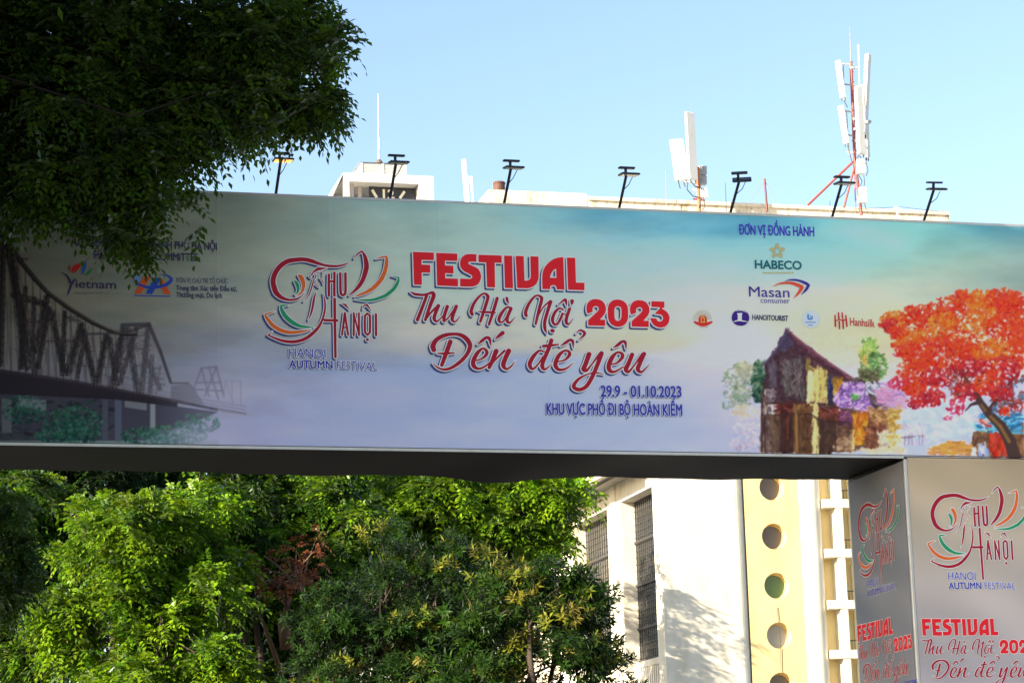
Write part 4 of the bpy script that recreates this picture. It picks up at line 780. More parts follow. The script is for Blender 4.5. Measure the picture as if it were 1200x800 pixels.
for a, b in zip(v[:-1], v[1:]): m.add([B(*a, 0), B(*b, 0), B(*b, HT), B(*a, HT)], [(0, 1, 2, 3)], white_m)
o = m.build('round_column', hall, True)
# side wall with deep window bays
ZW1, ZW0 = bz(580, .7, 3.6), bz(771, .7, 3.8)
m = MB(); bbox_(m, 0, .7, .5, 1.0, 0, ZE, white_m); bbox_(m, 0, .68, 5.7, 7.75, 0, ZE, white_m); bbox_(m, 0, .7, 13.6, 20, 0, ZE, white_m); bbox_(m, -.06, .0, 6.35, 7.1, 0, ZE, white_m)
for a, b in ((1.0, 5.7), (7.75, 13.6)): bbox_(m, .02, .72, a, b, ZW1, ZE, white_m); bbox_(m, .72, .9, a, b, 0, ZE, white_m); bbox_(m, .25, .72, a, b, 0, ZW0 - 2.2, white_m)
m.build('side_wall', hall)
for a, b in ((1.0, 5.7), (7.75, 13.6)):
    m = MB(); m.add([B(.70, a, ZW0), B(.70, b, ZW0), B(.70, b, ZW1), B(.70, a, ZW1)], [(0, 1, 2, 3)], glass_d); wnd = m.build('side_window', hall)
    m = MB(); bbox_(m, .60, .66, a, b, ZW0 - .06, ZW0 + .06, grille_m)
    for k in range(16): x = a + (b - a) * (k + .5) / 16; bbox_(m, .62, .64, x - .03, x + .03, ZW0, ZW1, grille_m)
    for k in range(24): z = ZW0 + (ZW1 - ZW0) * (k + .5) / 24; bbox_(m, .612, .62, a, b, z - .010, z + .010, grille_m)
    for f in (.2, .47, .74): z = ZW0 + (ZW1 - ZW0) * f; bbox_(m, .58, .605, a, b, z - .05, z + .05, grille_m)
    m.build('grille', wnd)
    m = MB(); bbox_(m, .3, .75, a, b, ZW0 - .35, ZW0 - .08, white_m)
    for k in range(16): x = a + (b - a) * (k + .5) / 16; bbox_(m, .34, .62, x - .09, x + .09, ZW0 - 2.2, ZW0 - .35, white_m)
    m.build('sill_louvre', wnd)
m = MB(); bbox_(m, -1.5, .7, 1.4, 21, ZE, ZE + .35, soffit_m); bbox_(m, -1.6, -1.35, 1.4, 21, ZE - .15, ZE + .5, white_m); bbox_(m, -.9, -.7, 1.4, 21, ZE - .12, ZE, soffit_m); m.build('eave', hall)
# strip of round windows: wall sheet with real holes
zc = [bz(y, be(x, y), .1) for x, y in ((903, 571), (907.5, 627.5), (911, 686), (915, 745), (919, 803))]
zc = list(np.linspace(zc[0], zc[-1], 5)); zstep = (zc[0] - zc[-1]) / 4; zall = [zc[0] + zstep * 1] + zc + [zc[-1] - zstep * (k + 1) for k in range(4)]
ec = (e1 + e2) / 2 + .02; R = .56; hw = (e2 - e1) / 2 + .12; m = MB(); NS = 40
for z in zall:
    sq = []; ci = []
    for k in range(NS):
        g = 2 * math.pi * k / NS; c, s_ = math.cos(g), math.sin(g); q = min(hw / max(abs(c), 1e-6), (zstep / 2) / max(abs(s_), 1e-6))
        sq.append(B(ec + q * c, .12, z + q * s_)); ci.append(B(ec + R * c, .12, z + R * s_))
    m.add(sq + ci, [(k, (k + 1) % NS, NS + (k + 1) % NS, NS + k) for k in range(NS)], cream_m)
    for g in (math.atan2(zstep / 2, hw), math.pi - math.atan2(zstep / 2, hw), math.pi + math.atan2(zstep / 2, hw), -math.atan2(zstep / 2, hw)):
        k0 = int(math.floor((g % (2 * math.pi)) / (2 * math.pi) * NS)); m.add([sq[k0], B(ec + hw * np.sign(math.cos(g)), .12, z + zstep / 2 * np.sign(math.sin(g))), sq[(k0 + 1) % NS]], [(0, 1, 2)], cream_m)
bbox_(m, ec - hw, ec + hw, .12, .5, zall[0] + zstep / 2, HT, cream_m); bbox_(m, ec - hw, ec + hw, .12, .5, 0, zall[-1] - zstep / 2, cream_m)
m.build('round_window_strip', hall)
for i, z in enumerate(zall):
    m = MB(); ra = [[B(ec + r * math.cos(2 * math.pi * k / NS), d, z + r * math.sin(2 * math.pi * k / NS)) for k in range(NS)] for r, d in ((R, .12), (R - .02, .45), (R - .07, .45), (R - .07, .5))]
    for a, b in zip(ra[:-1], ra[1:]): m.add(a + b, [(k, (k + 1) % NS, NS + (k + 1) % NS, NS + k) for k in range(NS)], cream_m)
    wd = m.build('round_window', hall)
    m = MB(); m.add(ra[-1], [tuple(range(NS))], (glass_b, glass_b, glass_b, glass_g, glass_p, glass_b)[min(i, 5)]); pn = m.build('pane', wd)
m = MB(); m.tube([B(ec - .05, .09, zall[3] - .9), B(ec + .02, .08, zall[4] - .1), B(ec - .02, .08, zall[5] + .6)], .012, grille_m, 5); m.build('cable', hall)
m = MB(); bbox_(m, 1.0, e3 + 12, .6, 20, 0, HT - .3, mat('plain_render', (.55, .53, .5), .8)); 
m.build('core_wall', hall)
# wing with a deep concrete grid
wing = thing('office_wing', 'cream office wing with a deep grid of sunlit bays beside the grey pillar', 'building', B(e3 + .2, 0, 0))
m = MB(); g0 = e3 + .05; zf = [bz(y, g0 + .8, -.0) for y in (592, 650, 710, 768)]; fs = (zf[0] - zf[-1]) / 3; fl = [zf[0] + fs] + zf + [zf[-1] - fs * (k + 1) for k in range(4)]
bay = 1.62
for z in fl: bbox_(m, g0, g0 + bay * 6.5, -.25, .55, z - .12, z + .24, white_m)
for k in range(7): bbox_(m, g0 + bay * k + .55, g0 + bay * k + .87, -.22, .55, 0, HT - 1, white_m)
m.build('concrete_grid', wing)
m = MB(); bbox_(m, g0, g0 + bay * 6.5, .5, .58, 0, HT - 1, cream_m); m.build('back_wall', wing)
for z in fl[1:6]:
    for k in range(3):
        x = g0 + bay * k + .87 + .6; m = MB(); bbox_(m, x, x + .42, .44, .49, z + .3, z + fs - .35, glass_d); bbox_(m, x - .08, x, .40, .49, z + .26, z + fs - .3, cream_m); m.build('window', wing)
    m = MB()
    for k in range(3):
        a = g0 + bay * k + .87; bbox_(m, a, a + bay - .32, -.12, -.09, z + .62, z + .66, grille_m)
        for q in range(5): bbox_(m, a + .12 + q * .26, a + .14 + q * .26, -.115, -.095, z + .24, z + .62, grille_m)
    m.build('railing', wing)

# ------------------------------------------------------------------ stained block whose parapet shows above the banner
stain = bpy.data.materials.new('stained_parapet'); stain.use_nodes = True; nt = stain.node_tree; bs = nt.nodes['Principled BSDF']; bs.inputs['Roughness'].default_value = .85
tc = nt.nodes.new('ShaderNodeTexCoord'); mp = nt.nodes.new('ShaderNodeMapping'); mp.inputs['Scale'].default_value = (1.6, 1.6, .5); n1 = nt.nodes.new('ShaderNodeTexNoise'); n1.inputs['Scale'].default_value = 1.5; n1.inputs['Detail'].default_value = 9; n1.inputs['Roughness'].default_value = .75
rp = nt.nodes.new('ShaderNodeValToRGB'); rp.color_ramp.elements[0].position = .34; rp.color_ramp.elements[1].position = .5; rp.color_ramp.elements[0].color = (.30, .22, .15, 1); rp.color_ramp.elements[1].color = (.74, .66, .52, 1)
nt.links.new(tc.outputs['Object'], mp.inputs[0]); nt.links.new(mp.outputs[0], n1.inputs['Vector']); nt.links.new(n1.outputs['Fac'], rp.inputs[0]); nt.links.new(rp.outputs[0], bs.inputs['Base Color'])
BD = 116.0
A0 = at(573, 222, BD); A1_ = None
def blk(px, py): o_ = A0; dd = ray(px, py); s = ((o_ - EYEP) @ N) / (dd @ N); p = EYEP + dd * s; return (p - o_) @ T, p[2]
ZP = A0[2]; be_end, zend = blk(1112, 250)
A0g = np.array([A0[0], A0[1], 0]); block = thing('office_block', 'stained cream office block whose parapet rises above the banner', 'building', A0g)
def Q(e, d, z): return A0g + T * e + N * d + Z3 * z
def qb(mb, e0, e1_, d0, d1, z0, z1, m_): mb.box(Q((e0 + e1_) / 2, (d0 + d1) / 2, (z0 + z1) / 2), (T * (e1_ - e0) / 2, N * (d1 - d0) / 2, Z3 * (z1 - z0) / 2), m_)
eb, _ = blk(688, 240)
m = MB(); qb(m, 0, be_end, .1, 14, 0, ZP - 1.2, white_m); m.build('wall', block)
m = MB(); qb(m, 0, eb, 0, .35, ZP - 1.3, ZP, stain); qb(m, 0, .35, .35, 10, ZP - 1.3, ZP, white_m); qb(m, eb, be_end, .02, .3, ZP - 1.3, ZP - .34, stain); qb(m, eb, be_end, -.1, .4, ZP - .34, ZP - .16, stain); qb(m, be_end - .3, be_end, .3, 12, ZP - 1.3, ZP - .3, stain)
qb(m, 0, be_end, -.06, .3, ZP - 1.75, ZP - 1.5, stain); m.build('parapet', block)
for k in range(9):
    m = MB(); x = 1.2 + k * 2.5; qb(m, x, x + 1.3, .06, .11, ZP - 4.6, ZP - 2.8, glass_d); m.build('window', block)
roofz = ZP - 1.2
def rooftop(px, py, d): e, _ = blk(px, py); return e
# water tank
rust = mat('tank_rust', (.13, .06, .045), .7, vary=.4, scale=3)
p = at(585, 218, BD + 3); zt = at(585, 213.5, BD + 3)[2]; t = thing('water_tank', 'small rusty brown drum tank on the stained parapet end', 'tank', (p[0], p[1], roofz))
m = MB(); m.tube([(p[0], p[1], ZP - 1.2), (p[0], p[1], zt - .13), (p[0], p[1], zt - .11), (p[0], p[1], zt - .04), (p[0], p[1], zt)], [.30, .30, .33, .33, .28], rust, 20); m.build('drum', t)
# thin rods and the guyed pole
steel_m = mat('galvanised', (.22, .22, .24), .6, .0); red_m = mat('red_paint', (.30, .06, .05), .5, vary=.3, scale=6); panel_m = mat('antenna_panel', (.80, .79, .76), .5, vary=.04, scale=4); unit_m = mat('radio_unit', (.42, .44, .46), .55, vary=.2, scale=8); cable_m = mat('black_cable', (.03, .03, .04), .5)
def pt_at(px, py, d=BD + 2): return at(px, py, d)
rods = ((780, 200, 236, 'thin lightning rod left of the broad twin panel antenna'), (850, 214, 240, 'short thin rod right of the broad twin panel antenna'), (972, 226, 246, 'short thin rod by the red brace of the tall mast'), (577.5, 207, 224, 'thin rod beside the rusty drum tank'))
for px, y0, y1, lb in rods:
    m = MB(); a = pt_at(px + .8, y1); b = pt_at(px, y0); a[2] = min(a[2], roofz); m.tube([a, b], [.025, .012], steel_m, 6); tag(m.build('lightning_rod'), lb, 'lightning rod', 'lightning rods on the parapet')
t = thing('guyed_pole', 'short red pole held by two guy wires between the broad antenna and the tall mast', 'pole', pt_at(898, 246)); m = MB(); m.tube([pt_at(899, 248), pt_at(896, 209.5)], [.06, .05], mat('dark_red_paint', (.13, .04, .045), .6), 8); m.build('pole', t); m = MB()
for x in (878, 908): m.tube([pt_at(896.4, 212), pt_at(x, 237)], .016, steel_m, 5)
m.build('guy_wire', t)
m = MB(); m.tube([pt_at(1052, 243), pt_at(1051.5, 256)], .05, panel_m, 8); m.tube([pt_at(1047, 243.5), pt_at(1056, 244)], .03, panel_m, 6); tag(m.build('vent_pipe'), 'small white vent pipe on the cream parapet right of the tall mast', 'vent pipe')
m = MB(); m.tube([pt_at(1000, 245), pt_at(1056, 242.6), pt_at(1110, 249)], .012, cable_m, 5); tag(m.build('roof_cable'), 'thin cable running along the right end of the cream parapet', 'cable')
def panel(mb_name, par, p0, p1, wd, dep, turn, m_=None):
    """a flat panel antenna between two points; wd across, dep deep, turned about its axis"""
    p0, p1 = np.array(p0), np.array(p1); ax = unit(p1 - p0); a = unit(np.cross(ax, N)); a = -a if a @ T < 0 else a; c = np.cross(ax, a); c = c if c @ N > 0 else -c
    A = a * math.cos(turn) + c * math.sin(turn); Cc = -a * math.sin(turn) + c * math.cos(turn); h = np.linalg.norm(p1 - p0) / 2
    m = MB(); m.box((p0 + p1) / 2, (A * wd / 2, Cc * dep / 2, ax * h), m_ or panel_m, min(.03, dep * .3)); o = m.build(mb_name, par)
    for k in (-.3, .3): m = MB(); q = p0 + A * wd * k - ax * .07; m.tube([q + ax * .06, q - ax * .09], .03, cable_m, 6); m.build('connector', o)
    return o, A, Cc
# slim white antenna left of the block
t = thing('panel_antenna', 'slim white panel antenna with a short pole left of the stained parapet', 'antenna', pt_at(548, 242)); panel('antenna_panel', t, pt_at(548.2, 244), pt_at(543.6, 187), .26, .14, -.3)
m = MB(); m.tube([pt_at(554.6, 246), pt_at(552.8, 207)], .06, panel_m, 8); m.build('pole', t); m = MB(); m.tube([pt_at(546.5, 208), pt_at(550, 210), pt_at(553, 211.5)], .03, unit_m, 6); m.tube([pt_at(550, 206.5), pt_at(550.6, 216)], .035, unit_m, 6); m.build('bracket', t)
# broad twin panel antenna
t = thing('twin_antenna', 'broad white twin panel antenna on a short orange pole', 'antenna', pt_at(819, 246, BD - .5)); D2 = BD + 1.0
pt2 = lambda x, y, d=0: at(x, y, D2 + d)
panel('antenna_panel', t, pt2(799.5, 211.5), pt2(792.5, 163.5, -.2), .74, .16, .12); panel('antenna_panel', t, pt2(812.2, 211, -.4), pt2(808, 131.8, -.4), .56, .16, .35)
m = MB(); m.tube([pt2(819.5, 250), pt2(817.5, 196)], .10, mat('orange_paint', (.50, .17, .06), .5, vary=.3, scale=5), 10); m.build('pole', t)
for (x, y0, y1, wv) in ((822.5, 195, 205.5, .46), (822.5, 206.5, 217, .46)):
    m = MB(); a, b = pt2(x, y1, .3), pt2(x, y0, .3); m.box((a + b) / 2, (T * wv / 2, N * .15, (b - a) / 2), unit_m, .03)
    for k in range(5): m.box((a + b) / 2 + T * (k - 2) * .08 - N * .16, (T * .012, N * .02, (b - a) / 2 * .9), unit_m)
    m.build('radio_unit', t)
m = MB(); a, b = pt2(825, 232, .1), pt2(824, 221, .1); m.box((a + b) / 2, (T * .2, N * .14, (b - a) / 2), panel_m, .02); m.build('junction_box', t)
for q, rd_, mt_ in ((((800, 213), (818, 215), (824, 216)), .04, unit_m), (((812, 222), (824, 223)), .05, panel_m), (((806, 196), (817, 198)), .04, unit_m), (((812, 233), (826, 235)), .05, red_m)): m = MB(); m.tube([pt2(*v) for v in q], rd_, mt_, 6); m.build('bracket', t)
m = MB()
for q in (((795, 213), (797, 221)), ((801, 213), (803, 219)), ((806, 213), (805, 222), (812, 230), (818, 231)), ((810, 213), (815, 219), (820, 219)), ((820, 217), (822, 222)), ((824, 232), (826, 242), (823, 247)), ((822, 232), (819, 243))): m = MB(); m.tube([pt2(*v, -.15) for v in q], .03, cable_m, 5); m.build('cable', t)
m = MB()
m.tube([pt2(810, 131), pt2(810, 121)], .012, steel_m, 5); m.build('lightning_spike', t)
# tall mast with many panels
t = thing('antenna_mast', 'tall red lattice mast hung with white panel antennas', 'antenna mast', pt_at(1010, 250)); D3 = BD + 1.5
pt3 = lambda x, y, d=0: at(x, y, D3 + d)
m = MB(); m.tube([pt3(1009.5, 252), pt3(1001.5, 185), pt3(997.5, 72)], [.085, .08, .07], red_m, 8); m.tube([pt3(1003, 250, .3), pt3(999, 150, .3), pt3(996, 74, .3)], .03, red_m, 6)
for k in range(14): y = 82 + k * 11.6; x = 997.8 + (y - 72) * .045; m.tube([pt3(x - 2, y), pt3(x + 2.5, y + 3)], .022, red_m, 5)
m.tube([pt3(997, 72), pt3(996, 32)], [.03, .012], steel_m, 6); m.build('mast_pole', t)
for (x0, y0, x1, y1, wv, dv, tn, dd) in ((988, 115, 982.2, 71.5, .30, .22, -.5, -.3), (992, 168.5, 985.3, 124.5, .30, .20, -.5, -.3), (1009.6, 181, 1006, 101.5, .42, .20, .3, -.6), (1012.8, 158, 1017.2, 64, .30, .24, .5, .3), (1016.5, 185, 1015, 145, .26, .2, .5, .5)): panel('antenna_panel', t, pt3(x0, y0, dd), pt3(x1, y1, dd), wv, dv, tn)
for (x, y0, y1, wv) in ((1008.8, 204, 187, .42), (1010.8, 238, 220, .42)):
    m = MB(); a, b = pt3(x, y0, -.2), pt3(x, y1, -.2); m.box((a + b) / 2, (T * wv / 2, N * .14, (b - a) / 2), panel_m, .025); m.box((a + b) / 2 - N * .15 + (b - a) * .2, (T * wv * .4, N * .01, (b - a) * .05), unit_m); m.build('radio_unit', t)
m = MB(); m.tube([pt3(1002.5, 187), pt3(946.5, 240.5)], .06, red_m, 8); m.tube([pt3(1002, 193), pt3(989, 243)], .055, red_m, 8); m.build('brace', t)
m = MB()
for q in (((985, 75), (1000, 76)), ((988, 99), (1001, 100)), ((989, 130), (1003, 132)), ((992, 178), (1004, 180)), ((993, 158), (1002, 160)), ((997, 81), (1008, 79)), ((998, 141), (1012, 142), (1021, 143)), ((1000, 155), (1008, 156)), ((998, 165), (1009, 166)), ((1012, 145), (1021, 142)), ((1009, 100), (1012, 101))): m = MB(); m.tube([pt3(*v) for v in q], .045, unit_m, 6); m.build('bracket', t)
m = MB()
m.tube([pt3(988, 74), pt3(989.5, 118)], .03, unit_m, 6); m.build('mounting_pipe', t); m = MB(); m.tube([pt3(992, 130), pt3(995, 182)], .03, unit_m, 6); m.build('mounting_pipe', t); m = MB(); m.tube([pt3(1008, 122), pt3(1006, 55.9), pt3(1006, 55.8), pt3(1006, 53)], [.035, .03, .06, .06], panel_m, 6); m.build('whip_antenna', t)
for q in ((1001, 140), (1002, 152), (1003, 166), (1018, 143), (998, 80)): m = MB(); m.box(pt3(*q), (T * .1, N * .1, Z3 * .08), unit_m, .02); m.build('clamp', t)
m = MB()
for q in (((989, 118), (993, 126)), ((993, 170), (996, 182), (1001, 198)), ((1008, 184), (1010, 188)), ((1004, 183), (1005, 190)), ((1006, 205), (1010, 212), (1008, 220)), ((1012, 205), (1013, 214), (1012, 220)), ((1003, 204), (1005, 222), (1007, 239)), ((1014, 186), (1017, 200), (1015, 206)), ((1008, 239), (1007, 246)), ((1013, 239), (1015, 246)), ((1001, 100), (1003, 140), (1006, 185))): m = MB(); m.tube([pt3(*v, -.3) for v in q], .026, cable_m, 5); m.build('cable', t)

# ------------------------------------------------------------------ clock tower
CD = 128.0; K0 = at(403, 202, CD); k_e = lambda px, py: (lambda dd: ((EYEP + dd * (((K0 - EYEP) @ N) / (dd @ N)) - K0) @ T, (EYEP + dd * (((K0 - EYEP) @ N) / (dd @ N)))[2]))(ray(px, py))
K0g = np.array([K0[0], K0[1], 0]); tower = thing('clock_tower', 'white clock tower with open belfry and thin red and white spire', 'clock tower', K0g)
def KT(e, d, z): return K0g + T * e + N * d + Z3 * z
def kb(mb, e0, e1_, d0, d1, z0, z1, m_, bev=0): mb.box(KT((e0 + e1_) / 2, (d0 + d1) / 2, (z0 + z1) / 2), (T * (e1_ - e0) / 2, N * (d1 - d0) / 2, Z3 * (z1 - z0) / 2), m_, bev)
W_, ZK = k_e(508, 207)[0], K0[2]; zi = k_e(415, 213)[1]; ei0 = k_e(414, 225)[0]; ei1 = k_e(491, 225)[0]
tow_m = mat('tower_render', (.55, .56, .58), .6, vary=.06, scale=2); face_m = mat('clock_face', (.035, .035, .04), .4)
m = MB(); zb_ = ZK - 7
kb(m, 0, W_, 0, .35, zi + .02, ZK, tow_m); kb(m, 0, W_, .35, 4.5, ZK - .3, ZK, tow_m); kb(m, 0, .3, 0, .35, zb_, zi + .02, tow_m); kb(m, ei1, W_, 0, 2.2, zb_, zi + .02, tow_m)
m.add([KT(ei0 - .1, .02, zi + .02), KT(ei1, .02, zi + .02), KT(ei1, 1.0, zi + .0), KT(ei0 - .1, 1.0, zi + .0)], [(0, 1, 2, 3)], tow_m)
kb(m, 0, W_, 3.5, 4.5, zb_, ZK - .3, tow_m); kb(m, .2, W_ - .2, .8, 4.4, 0, zb_ + 3.2, tow_m)
m.build('belfry_frame', tower)
m = MB()
for e0, d0 in ((.42, .5), (.95, .9)): kb(m, e0, e0 + .22, d0, d0 + .22, zb_, zi + .1, mat('tower_column', (.5, .43, .4), .6))
m.build('column', tower)
m = MB(); m.add([KT(0, .2, ZK), KT(0, 4.2, ZK), KT(-1.0, 4.2, ZK - 2.2), KT(-1.0, .2, ZK - 2.2)], [(0, 1, 2, 3)], tow_m)
m.add([KT(0, .2, ZK), KT(-1.0, .2, ZK - 2.2), KT(-1.25, .2, ZK - 2.2), KT(-.02, .2, ZK + .02)], [(0, 1, 2, 3)], tow_m)
m.add([KT(-.02, .2, ZK + .02), KT(-.02, 4.2, ZK + .02), KT(-1.25, 4.2, ZK - 2.2), KT(-1.25, .2, ZK - 2.2)], [(0, 1, 2, 3)], tow_m); m.build('flared_side', tower)
def k_d(px, py, d):
    o_ = K0 + N * d; dd = ray(px, py); q = EYEP + dd * (((o_ - EYEP) @ N) / (dd @ N)); return (q - o_) @ T, q[2]
FD = .75
m = MB(); c1 = k_d(433, 230, FD + .05)[0]; kb(m, c1, ei1 + .1, FD + .05, FD + .2, zb_, k_d(460, 219.5, FD)[1], face_m)
cf = m.build('clock_face', tower)
def bar(px0, py0, px1, py1, wd):
    m = MB(); (a0, z0_), (a1, z1_) = k_d(px0, py0, FD), k_d(px1, py1, FD); s_ = np.array([a1 - a0, z1_ - z0_]); h = np.linalg.norm(s_) / 2; s_ /= 2 * h; q = KT((a0 + a1) / 2, FD, (z0_ + z1_) / 2)
    m.box(q, ((T * s_[1] - Z3 * s_[0]) * wd, N * .03, (T * s_[0] + Z3 * s_[1]) * h), white_m); m.build('hour_mark', cf)
bar(436, 222.5, 441.5, 231.5, .075); bar(468.5, 232.5, 474, 224.5, .075)
V, F = raw_text('12', .03); V = (V - V.min(0)) / (V.max(0) - V.min(0)); (a0, z0_), (a1, z1_) = k_d(448.5, 232.6, FD), k_d(462, 222.4, FD)
m = MB(); m.add([KT(a0 + (a1 - a0) * x, FD - .03, z0_ + (z1_ - z0_) * y) for x, y in V], F, white_m); m.build('numeral', cf)
l0, l1 = k_e(420.5, 200)[0], k_e(473, 203)[0]; zl = k_e(445, 186)[1]; zr = k_e(443, 178.5)[1]
lan = MB(); kb(lan, l0 + .3, l1 + .3, .9, 3.2, ZK - .05, zl, tow_m); 
for e in (l0 + .26, (l0 + l1) / 2 + .2, l1 + .22): kb(lan, e, e + .14, .84, .92, ZK, zl, tow_m)
c = KT((l0 + l1) / 2 + .3, 2.05, zr); q = [KT(l0 + .2, .8, zl), KT(l1 + .4, .8, zl), KT(l1 + .4, 3.3, zl), KT(l0 + .2, 3.3, zl)]
lan.add(q + [c], [(0, 1, 4), (1, 2, 4), (2, 3, 4), (3, 0, 4)], tow_m); lo = lan.build('lantern', tower)
for e0, e1_ in ((l0 + .46, (l0 + l1) / 2 + .14), ((l0 + l1) / 2 + .4, l1 + .14)):
    m = MB()
    for k in range(9): z = ZK + .08 + (zl - ZK - .16) * k / 9; m.box(KT((e0 + e1_) / 2, .88, z + .03), (T * (e1_ - e0) / 2, N * .02 + Z3 * -.02, Z3 * .02 + N * .004), mat('louvre', (.55, .55, .55), .6))
    m.build('louvre', lo)
m = MB(); m.tube([c - Z3 * .12, c, c + Z3 * .12, c + Z3 * .2], [.28, .22, .16, .08], mat('spire_cap', (.12, .09, .08), .6), 12); cap = m.build('spire_cap', tower)
zt = at(441.5, 106, CD + 2)[2]; m = MB(); hh = zt - c[2]
for k in range(6): m.tube([c + Z3 * (.15 + (hh - .15) * k / 6), c + Z3 * (.15 + (hh - .15) * (k + 1) / 6)], [.075 - .011 * k, .075 - .011 * (k + 1)], mat('spire_white', (.8, .78, .76), .5) if k % 2 else mat('spire_red', (.62, .40, .36), .5), 8)
m.build('spire', tower)

# ------------------------------------------------------------------ trees
def leaf_mat(name, trans=0.34, rough=.45):
    m = bpy.data.materials.new(name); m.use_nodes = True; nt = m.node_tree; nt.nodes.remove(nt.nodes['Principled BSDF']); out = nt.nodes['Material Output']
    a = nt.nodes.new('ShaderNodeAttribute'); a.attribute_name = 'leaf'; df = nt.nodes.new('ShaderNodeBsdfDiffuse'); tr_ = nt.nodes.new('ShaderNodeBsdfTranslucent'); gl_ = nt.nodes.new('ShaderNodeBsdfGlossy')
    gl_.inputs['Roughness'].default_value = rough; gl_.inputs['Color'].default_value = (.9, .95, 1, 1); mx = nt.nodes.new('ShaderNodeMixShader'); mx.inputs[0].default_value = trans; m2 = nt.nodes.new('ShaderNodeMixShader')
    fr = nt.nodes.new('ShaderNodeFresnel'); fr.inputs[0].default_value = 1.3; hs_ = nt.nodes.new('ShaderNodeHueSaturation'); hs_.inputs['Hue'].default_value = .488; hs_.inputs['Value'].default_value = 1.5
    nt.links.new(a.outputs['Color'], df.inputs[0]); nt.links.new(a.outputs['Color'], hs_.inputs['Color']); nt.links.new(hs_.outputs[0], tr_.inputs[0])
    nt.links.new(df.outputs[0], mx.inputs[1]); nt.links.new(tr_.outputs[0], mx.inputs[2]); ml = nt.nodes.new('ShaderNodeMath'); ml.operation = 'MULTIPLY'; ml.inputs[1].default_value = .28; nt.links.new(fr.outputs[0], ml.inputs[0]); nt.links.new(ml.outputs[0], m2.inputs[0]); nt.links.new(mx.outputs[0], m2.inputs[1]); nt.links.new(gl_.outputs[0], m2.inputs[2]); nt.links.new(m2.outputs[0], out.inputs[0])
    return m
LEAF = leaf_mat('leaf'); bark_m = mat('bark', (.055, .040, .028), .85, vary=.4, scale=6, bump=.5)
def nrm(a): return a / (np.linalg.norm(a, axis=-1, keepdims=True) + 1e-9)
def leaves(base, d, side, ln, wd):
    """diamond leaves: base, direction, side vector, length, width arrays -> verts, quads"""
    n = len(base); l = ln[:, None]; w_ = wd[:, None]; up_ = nrm(np.cross(side, d)); mid = base + d * l * .45
    V = np.stack([base, mid + side * w_ / 2 + up_ * w_ * .12, base + d * l - up_ * l * .06, mid - side * w_ / 2 + up_ * w_ * .12], 1)
    return V.reshape(-1, 3), np.arange(n * 4).reshape(n, 4)
def crown_points(blobs, n, r, shell=.55, sub=0, flat=.62, sr=.34):
    """points through the crown: masses, and inside each mass separate leafy boughs with gaps between them"""
    vol = np.array([b[3] * b[4] * b[5] for b in blobs]) ** .72; pr = vol / vol.sum()
    def one(k, sh):
        i = r.choice(len(blobs), k, p=pr); b = np.array(blobs, float)[i]; d = nrm(r.normal(size=(k, 3))); rr = (sh ** 3 + (1 - sh ** 3) * r.random(k)) ** (1 / 3)
        inner = r.random(k) < .18; rr[inner] *= r.random(inner.sum())
        lump = 1 + .16 * np.sin(d[:, 0] * 5 + i) * np.sin(d[:, 2] * 6 + 2 * i) + .1 * np.sin(d[:, 1] * 9 + i * 3)
        return b[:, :3] + d * b[:, 3:6] * (rr * lump)[:, None], d, i, b
    if not sub:
        p, d, i, _ = one(n, shell); return p, d, i, i
    ns = max(6, int(sub * len(blobs))); P0, D0, I0, B0 = one(ns, shell); w_ = r.uniform(.5, 1.6, ns); j = r.choice(ns, n, p=w_ / w_.sum())
    d = nrm(r.normal(size=(n, 3)) + np.array([0, 0, .35])); rr = r.random(n) ** .5; R_ = B0[j][:, 3:6].mean(1) * sr * r.uniform(.7, 1.2, ns)[j]
    p = P0[j] + d * (rr * R_)[:, None] * np.array([1, 1, flat]) + D0[j] * (rr * R_ * .3)[:, None] - Z3 * ((rr * R_) ** 2 / (R_ + 1e-6) * .35)[:, None]
    return p, nrm(d * .8 + D0[j] * .6), I0[j], j
